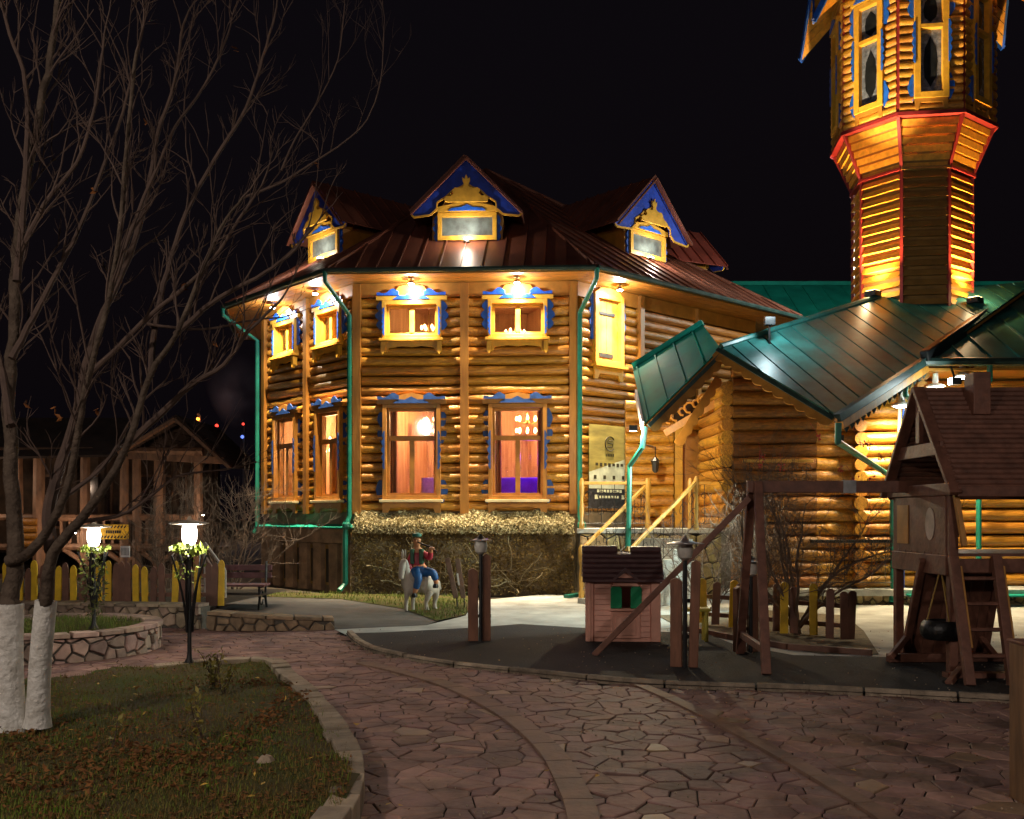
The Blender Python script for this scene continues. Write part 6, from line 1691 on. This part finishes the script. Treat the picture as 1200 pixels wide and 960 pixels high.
# ================================================================== VEGETATION
BARK = mat('grey brown bark', (.13, .098, .074), .9, .35, 9, 1.0, coord='World', c2=(.05, .036, .028), bscale=30, spec=.08)
TWIG = mat('twig bark', (.10, .062, .046), .8, .3, 6, .3, coord='World', c2=(.06, .036, .028))
SHRB = mat('pale shrub bark', (.19, .13, .095), .8, .3, 6, .3, coord='World', c2=(.09, .058, .04))
LIME = mat('whitewash', (.84, .83, .79), .9, .3, 9, 1.0, coord='World', c2=(.46, .43, .38), bscale=26, detail=9, spec=.08)
def wob_path(r, p, d, L, n, curl, up=0.0):
    pts_ = [Vector(p)]; d = Vector(d).normalized()
    for i in range(n):
        d = (d + Vector((r.uniform(-1, 1), r.uniform(-1, 1), r.uniform(-1, 1))) * curl + Vector((0, 0, up))).normalized()
        pts_.append(pts_[-1] + d * (L / n))
    return pts_, d
def twig(b, r, p, d, L, rad, lev):
    q, de = wob_path(r, p, d, L, 5 if lev else 4, .20, .05)
    b.tube(q, [rad * (1 - .75 * i / (len(q) - 1)) for i in range(len(q))], 5 if rad > .006 else 4, False)
    if lev <= 0: return q[-1]
    for k in range(r.randint(2, 4)):
        i = r.randint(1, len(q) - 2); base = q[i].lerp(q[i + 1], r.random())
        dd = (q[i + 1] - q[i]).normalized() + Vector((r.uniform(-1, 1), r.uniform(-1, 1), r.uniform(-.5, 1))) * .8
        twig(b, r, base, dd, L * r.uniform(.35, .65), rad * .6, lev - 1)

def guided_tree(t, limbs, Y0, r, twigs_per_m, tl, trunk_name='trunk'):
    crown = MB()
    for li, (pts_px, r0, r1, dy, is_trunk) in enumerate(limbs):
        n = len(pts_px); pw = []
        for i, (x, y) in enumerate(pts_px):
            p = P(x, y, Y0); p = P(x, y, Y0 + dy * i / (n - 1)); pw.append(p)
        c = smooth_curve(pw, 4); c = [p + Vector((r.uniform(-1, 1), r.uniform(-1, 1), r.uniform(-1, 1))) * r1 * .5 for p in c]
        rad = [r0 + (r1 - r0) * (i / (len(c) - 1)) ** (.5 if is_trunk == 3 else .7) for i in range(len(c))]
        if is_trunk:
            rad = [q * (1 + .5 * math.exp(-i / 1.6) * (1 if is_trunk == 2 else 0)) for i, q in enumerate(rad)]
            b = MB(); b.tube(c, rad, 12); b.build(trunk_name, BARK, t, True)
        else:
            crown.tube(c, rad, 8)
        # twigs
        L = sum((c[i + 1] - c[i]).length for i in range(len(c) - 1)); s = 0.0
        for i in range(len(c) - 1):
            sl_ = (c[i + 1] - c[i]).length; fr = i / len(c)
            if c[i].z < 2.0 and is_trunk: continue
            m = twigs_per_m * sl_ * (.5 + fr); k = int(m) + (1 if r.random() < m - int(m) else 0)
            for _ in range(k):
                d = (c[i + 1] - c[i]).normalized() * .7 + Vector((r.uniform(-.6, .7), r.uniform(-.6, .6), r.uniform(.0, 1.3)))
                twig(crown, r, c[i].lerp(c[i + 1], r.random()), d, tl * r.uniform(.35, 1.1), min(.009, rad[i] * .5), 2 if r.random() < .6 else 1)
        twig(crown, r, c[-1], c[-1] - c[-2], tl * .6, r1 * .9, 2)
    return crown.build('crown', TWIG, t)
r7 = random.Random(21)
tr = thing('bare_tree', 'large bare tree with two whitewashed trunks standing in the lawn bed', 'tree', P(32, 845, 6.65))
TYm = 6.65
limbs = [
    ([(12, 712), (12.4, 700), (19, 640), (14, 560), (10, 480), (14, 420), (18, 330), (22, 260), (36, 180), (52, 105), (64, 30), (72, -50)], .079, .020, .4, 3),
    ([(53.4, 710), (54.6, 698), (62, 650), (92, 612), (122, 572), (150, 520), (176, 440), (206, 392), (236, 320), (258, 268), (284, 232)], .061, .007, -.5, 3),
    ([(10, 658), (34, 648), (58, 618), (75, 582), (86, 545), (93, 495), (104, 440), (128, 350), (142, 250), (150, 150), (160, 60)], .04, .010, -.6, 1),
    ([(60, 646), (57, 600), (66, 560), (80, 515), (92, 470), (104, 415), (122, 365), (152, 300), (172, 230), (184, 160), (205, 95), (214, 30)], .05, .010, .9, 0),
    ([(12, 500), (3, 440), (-14, 380), (-42, 300)], .035, .012, .4, 0),
    ([(20, 330), (27, 250), (31, 180), (30, 100), (12, 40), (-8, -30)], .03, .010, .5, 0),
    ([(150, 520), (196, 478), (226, 450), (262, 428), (292, 388), (330, 352)], .028, .008, -.3, 0),
    ([(176, 440), (182, 380), (196, 318), (218, 250), (250, 190), (288, 128), (308, 68), (322, 20)], .026, .008, .5, 0),
    ([(206, 392), (252, 352), (300, 326), (338, 300), (366, 268)], .022, .007, -.5, 0),
    ([(284, 232), (330, 214), (368, 190), (404, 166), (430, 140), (446, 95), (450, 35)], .010, .003, -.2, 0),
    ([(104, 440), (140, 405), (176, 370), (232, 322), (258, 292), (300, 228)], .022, .009, -.4, 0),
    ([(14, 420), (40, 370), (66, 320), (92, 270), (120, 200), (150, 110), (165, 40)], .026, .008, .6, 0),
    ([(128, 350), (150, 280), (176, 215), (205, 150), (240, 100), (268, 40)], .018, .007, .4, 0),
    ([(92, 612), (150, 600), (205, 560), (250, 552)], .018, .006, .5, 0),
    ([(172, 380), (240, 386), (290, 376), (330, 372)], .012, .005, .3, 0),
    ([(22, 300), (52, 240), (90, 190), (112, 120), (122, 40)], .022, .007, -.4, 0),
    ([(330, 200), (345, 165), (372, 120), (396, 70), (404, 5)], .009, .003, .0, 0),
    ([(75, 582), (120, 548), (150, 500), (168, 470), (195, 445)], .018, .006, .3, 0),
]
guided_tree(tr, limbs, TYm, r7, 5.6, .62)
for px in (0,):
    pass
for pts_px, r0, dy in (([(14, 858), (11, 780), (12, 708)], .086, 0), ([(44, 852), (47, 780), (54, 704)], .070, 0)):
    c = smooth_curve([P(x, y, TYm + dy * i) for i, (x, y) in enumerate(pts_px)], 4); b = MB()
    b.tube(c, [r0 * (1.0 + .32 * math.exp(-i / 1.3)) for i in range(len(c))], 14); b.build('whitewash', LIME, tr, True)
DEADL = mat('dead leaf', (.32, .12, .035), .7, .4, 5, coord='World', c2=(.18, .07, .03), rand=.3, spec=.08)
for x, y in ((371, 192), (275, 56), (170, 142), (108, 222), (112, 480), (215, 335), (30, 472), (62, 478), (68, 488), (250, 400)):
    b = MB(); p = P(x, y, TYm - .2); leaf(b, p, .03, r7); leaf(b, p + Vector((.01, 0, -.02)), .028, r7); b.build('clinging_leaf', DEADL, tr)

# shrubs and small trees
def bush(name, label, base, h, spread, n, seed, lean=(0, 0), rad=.03, lev=2, berries=None, m=None):
    r = random.Random(seed); t = thing(name, label, 'tree' if 'tree' in name else 'shrub', base); b = MB(); cr = MB(); base = Vector(base)
    for k in range(n):
        a = r.uniform(0, 6.283); d = Vector((math.cos(a) * spread + lean[0], math.sin(a) * spread * .8 + lean[1], 1.0))
        q, de = wob_path(r, base + Vector((r.uniform(-.06, .06), r.uniform(-.06, .06), 0)), d, h * r.uniform(.75, 1.15), 9, .22, .03)
        b.tube(q, [rad * r.uniform(.7, 1.1) * (1 - .8 * i / 9) for i in range(10)], 7)
        for i in range(2, 9):
            for _ in range(r.randint(2, 4)):
                dd = (q[i + 1] - q[i]).normalized() * .5 + Vector((r.uniform(-1, 1), r.uniform(-1, 1), r.uniform(-.45, .9)))
                twig(cr, r, q[i].lerp(q[i + 1], r.random()), dd, h * r.uniform(.12, .42), .006, lev)
    b.build('trunk', m or SHRB, t, True); cr.build('crown', m or SHRB, t)
    return t
gb = G(936, 744)
bt = bush('bare_shrub_tree', 'sprawling leafless shrub tree with red berries inside the low picket fence', (gb.x, gb.y, .01), 2.35, .75, 9, 4, (.05, .0), .032, 2)
r8 = random.Random(9); BER = mat('red berry', (.5, .03, .03), .35, .2, 6)
for x, y in [(1020, 523), (1010, 520), (1033, 535), (1052, 562), (1022, 560), (1002, 562), (893, 535), (890, 545), (960, 512), (916, 548), (1046, 530), (985, 550)]:
    b = MB(); p = P(x, y, gb.y - r8.uniform(0, .4))
    for _ in range(7): b.lathe(p + Vector((r8.uniform(-.04, .04), r8.uniform(-.04, .04), r8.uniform(-.04, .04))), [(.004, -.014), (.014, 0), (.004, .014)], 6)
    b.tube([p, p + Vector((r8.uniform(-.1, .1), .1, .2))], .003, 4); b.build('berry_cluster', BER, bt)
bush('bare_shrub', 'twiggy bare shrub growing against the side wall of the log house', (-5.55, 19.4, 0), 2.1, .6, 10, 12, rad=.02)
bush('bare_shrub', 'dense bare shrub between the bench and the pavilion', (-6.5, 18.6, 0), 1.9, .5, 8, 13, rad=.018)
bush('bare_shrub', 'low bare shrub beside the porch base behind the lamp planks', (XY(835, 16.5), 16.5, 0), 1.7, .8, 8, 14, rad=.016)
bush('bare_shrub', 'bare shrub growing in front of the dark porch wall', (XY(885, 16.8), 16.8, 0), 1.55, .6, 7, 15, rad=.018)

# dry vine over the front base of the house
vt = thing('climbing_vine', 'dense dry vine with straw-coloured top covering the front base of the house', 'vine', F0.p(0, 0, .3))
r9 = random.Random(31); STRAW = mat('straw leaf', (.68, .60, .36), .7, .4, 20, coord='World', c2=(.22, .17, .07)); DRYV = mat('dry brown vine leaf', (.36, .25, .10), .8, .4, 8, coord='World', c2=(.10, .065, .024), spec=.08)
b = MB(); b.hexa([F0.p(f0 + .05, 1.30, .42), F0.p(f1 - .05, 1.30, .42), F0.p(f1 - .05, 1.30, .0), F0.p(f0 + .05, 1.30, .0), F0.p(f0 + .05, 1.42, .40), F0.p(f1 - .05, 1.42, .40), F0.p(f1 - .05, 1.66, .02), F0.p(f0 + .05, 1.66, .02)]); b.build('vine_mat', mat('vine mat', (.16, .12, .05), .9, .4, 9), vt)
b = MB()
for _ in range(8000):
    u = r9.uniform(f0 + .02, f1 - .02); tt = r9.random(); ed = .05 * math.sin(u * 5) + .03 * math.sin(u * 13)
    sl_ = max(0, (tt - .3) / .7); p = F0.p(u, (1.25 + tt * .6 if tt < .3 else 1.44 + .26 * sl_ + ed * sl_) + r9.uniform(-.015, .02), .44 - .41 * sl_ + r9.uniform(-.01, .04)); leaf(b, p, r9.uniform(.018, .042), r9)
b.build('straw_leaves', STRAW, vt)
b = MB()
for _ in range(9500):
    u = r9.uniform(f0 - .05, f1 - .02); z = r9.uniform(0, 1.32); c = .13 + .14 * abs(math.sin(u * 2.1 + z * 2.6)) + r9.uniform(0, .10); leaf(b, F0.p(u, z, c), r9.uniform(.018, .042), r9)
b.build('dry_leaves', DRYV, vt)
b = MB()
for k in range(46):
    u = r9.uniform(f0 + .7, f1 - .7); q, _ = wob_path(r9, F0.p(u, r9.uniform(.0, .5), .3), (r9.uniform(-1, 1), -.05, r9.uniform(-.1, .6)), r9.uniform(.4, .85), 9, .35); b.tube(q, r9.uniform(.006, .014), 4)
b.build('vine_stems', mat('pale vine stem', (.30, .24, .14), .8, .3, 8), vt)

# grass, leaves and weeds
GRS = mat('night grass', (.15, .26, .025), .8, .4, 3, coord='World', c2=(.17, .14, .05), spec=.08)
GRD = mat('dry grass', (.30, .20, .06), .8, .4, 4, coord='World', c2=(.09, .075, .03), spec=.08)
LIT = mat('leaf litter', (.34, .15, .05), .75, .5, 14, coord='World', c2=(.075, .038, .022), spec=.08)
LITY = mat('yellow fallen leaf', (.55, .33, .05), .6, .3, 6, coord='World')
def blade(b, r, p, h, wd):
    a = r.uniform(0, 6.283); d = Vector((math.cos(a), math.sin(a), 0)); s = Vector((-d.y, d.x, 0)) * wd; ln = d * h * r.uniform(.2, .8)
    b.add([p - s, p + s, p + ln * .4 + Vector((0, 0, h * .6)) + s * .6, p + ln * .4 + Vector((0, 0, h * .6)) - s * .6, p + ln + Vector((0, 0, h))], [(0, 1, 2, 3), (3, 2, 4)])
def clump(x, y, s): return .5 + .5 * math.sin(x * 2.7 * s + 1.3 * math.sin(y * 2.1 * s)) * math.cos(y * 3.1 * s + .7 * math.sin(x * 1.7 * s))
rg = random.Random(44); g1, g2, l1b, l2b = MB(), MB(), MB(), MB()
bx0, bx1 = -4.6, -.5
n_ = 0
while n_ < 42000:
    y = 4.5 + (11 - 4.5) * rg.random() ** 1.5; x = rg.uniform(-.62, -.10) * y
    if not inside((x, y), BED): 
        n_ += .2; continue
    n_ += 1
    z = bed_h(x, y) - .005; k = clump(x, y, 1.0); kk = clump(x + 3, y - 1, 2.3)
    t_ = rg.random()
    if t_ < .55 * (.25 + k): blade(g1 if rg.random() < .75 else g2, rg, Vector((x, y, z)), rg.uniform(.018, .055) * (.5 + .8 * kk), .003)
    elif t_ < .75: blade(g2, rg, Vector((x, y, z)), rg.uniform(.015, .05), .002)
    elif kk > .45: leaf(l1b, Vector((x, y, z + rg.uniform(.006, .022))), rg.uniform(.010, .024), rg, .75)
# heaped leaves round the trunk and at the near edge of the bed
for cx_, cy_, sx_, sy_, nn2 in ((-3.25, 6.3, .45, .3, 420), (-2.2, 5.8, .30, .22, 520), (-2.9, 5.25, .5, .2, 420), (-1.75, 6.9, .10, .8, 380), (-2.05, 8.6, .5, .12, 250)):
    for _ in range(nn2):
        x, y = rg.gauss(cx_, sx_), rg.gauss(cy_, sy_)
        if inside((x, y), BED): leaf(l1b, Vector((x, y, bed_h(x, y) + rg.uniform(.005, .05))), rg.uniform(.012, .028), rg, .45)
for _ in range(60):
    y = rg.uniform(5, 10); x = rg.uniform(-.55, -.16) * y
    if inside((x, y), BED): leaf(l2b, Vector((x, y, bed_h(x, y) + .03)), rg.uniform(.015, .028), rg, .7)
for nm, bb, mm in (('grass', g1, GRS), ('dry_grass', g2, GRD), ('fallen_leaves', l1b, LIT)):
    tag(bb.build(nm, mm), {'grass': 'short dark green grass in the lawn bed', 'dry_grass': 'thin dry straw grass in the lawn bed', 'fallen_leaves': 'brown fallen leaves heaped in the lawn bed'}[nm], {'grass': 'grass', 'dry_grass': 'grass', 'fallen_leaves': 'leaves'}[nm], kind='stuff')
tag(l2b.build('yellow_leaves', LITY), 'scattered yellow fallen leaves in the lawn bed', 'leaves', kind='stuff')
# scattered leaves on the paving
for x, y in ((418, 873), (583, 858), (1185, 875), (455, 945), (470, 946), (598, 962), (585, 775), (700, 912), (812, 842), (640, 905), (900, 868), (1000, 905), (545, 826)):
    b = MB(); p = G(x, y, .016); leaf(b, Vector((p.x, p.y, .03 if x != 418 else .165)), .028, rg, .9); tag(b.build('fallen_leaf', LITY), 'yellow fallen leaf lying on the stone paving or its edging', 'leaf', 'yellow leaves on the paving')
# grass in the statue lawn and in the round bed
g3 = MB(); k_ = 0
while k_ < 5200:
    x, y = rg.uniform(-5.2, -.6), rg.uniform(14.8, 20.2); k_ += 1
    if inside((x, y), LAWN2): 
        if clump(x, y, 1.7) > .25: blade(g3, rg, Vector((x, y, .018)), rg.uniform(.03, .09), .006)
for _ in range(2600):
    a, q = rg.uniform(0, 6.283), math.sqrt(rg.random()) * (rb - .2); x, y = cb.x + q * math.cos(a), cb.y + q * math.sin(a); blade(g3, rg, Vector((x, y, .27 + .05 * (1 - q / rb))), rg.uniform(.03, .08), .004)
tag(g3.build('grass', mat('lit grass', (.10, .17, .025), .8, .4, 3, coord='World', c2=(.13, .12, .04), spec=.08)), 'green grass by the donkey statue and in the round bed', 'grass', kind='stuff')
# weeds with yellow leaves in the bed
def weed(px, py, topy, label, n, seed):
    r = random.Random(seed); p = G(px, py, .14); t = thing('weed_plant', label, 'plant', (p.x, p.y, .12)); h = (py - topy) / FPX * p.y; b = MB(); lf = MB()
    for k in range(n):
        q, _ = wob_path(r, Vector((p.x, p.y, bed_h(p.x, p.y) - .01)), (r.uniform(-.35, .35), r.uniform(-.3, .3), 1), h * r.uniform(.6, 1.05), 8, .13); b.tube(q, [.005 * (1 - .6 * i / 8) for i in range(9)], 5)
        for i in range(2, 9):
            for _ in range(r.randint(1, 3)): leaf(lf, q[i] + Vector((r.uniform(-.03, .03), r.uniform(-.03, .03), r.uniform(-.02, .02))), r.uniform(.014, .032), r)
    b.build('stem', TWIG, t); lf.build('leaves', mat('yellowing leaf', (.42, .30, .05), .6, .5, 9, coord='World', c2=(.12, .15, .03)), t)
weed(250, 800, 752, 'thin weed with yellow leaves near the lantern post', 8, 3)
weed(238, 868, 800, 'thin weed with orange-yellow leaves in the middle of the bed', 2, 4)
weed(132, 880, 838, 'small weed sprig with pale yellow leaves near the trunks', 1, 5)
weed(262, 810, 765, 'green leafy weed beside the yellow one', 3, 6)
b = MB(); p = G(312, 896, .13); b.lathe((p.x, p.y, .13), [(.05, -.02), (.06, .02), (.035, .05), (.01, .06)], 7, 1, .8); tag(b.build('small_rock', STONE), 'small grey rock lying in the lawn bed', 'rock')

# grit, crumbs and small leaves on the paving and the play surface, thicker along the kerb
gl = MB(); gd = MB(); rq = random.Random(77)
for _ in range(1500):
    t_ = rq.random()
    if t_ < .45: s_ = rq.uniform(0, KL); p = kf(s_, 0, rq.gauss(.05, .10)); z = .010 if rq.random() < .5 else .026
    else:
        y = 4.8 + 9 * rq.random() ** 1.4; p = Vector((rq.uniform(-.28, .55) * y, y, 0)); z = .012
    if p.y < 4.5: continue
    z = .030 if inside((p.x, p.y), [(q.x, q.y) for q in kerb_w] + [tuple(G(x, y)[:2]) for x, y in pad_back]) else .014
    if rq.random() < .45: leaf(gl, Vector((p.x, p.y, z)), rq.uniform(.008, .02), rq, .9)
    else: gd.lathe((p.x, p.y, z - .008), [(.002, 0), (rq.uniform(.004, .010), .006), (.002, .012)], 5)
tag(gl.build('leaf_litter', LIT), 'small brown leaves scattered over paving and playground', 'leaves', kind='stuff')
tag(gd.build('grit', KERB), 'grit scattered over paving and playground', 'gravel', kind='stuff')
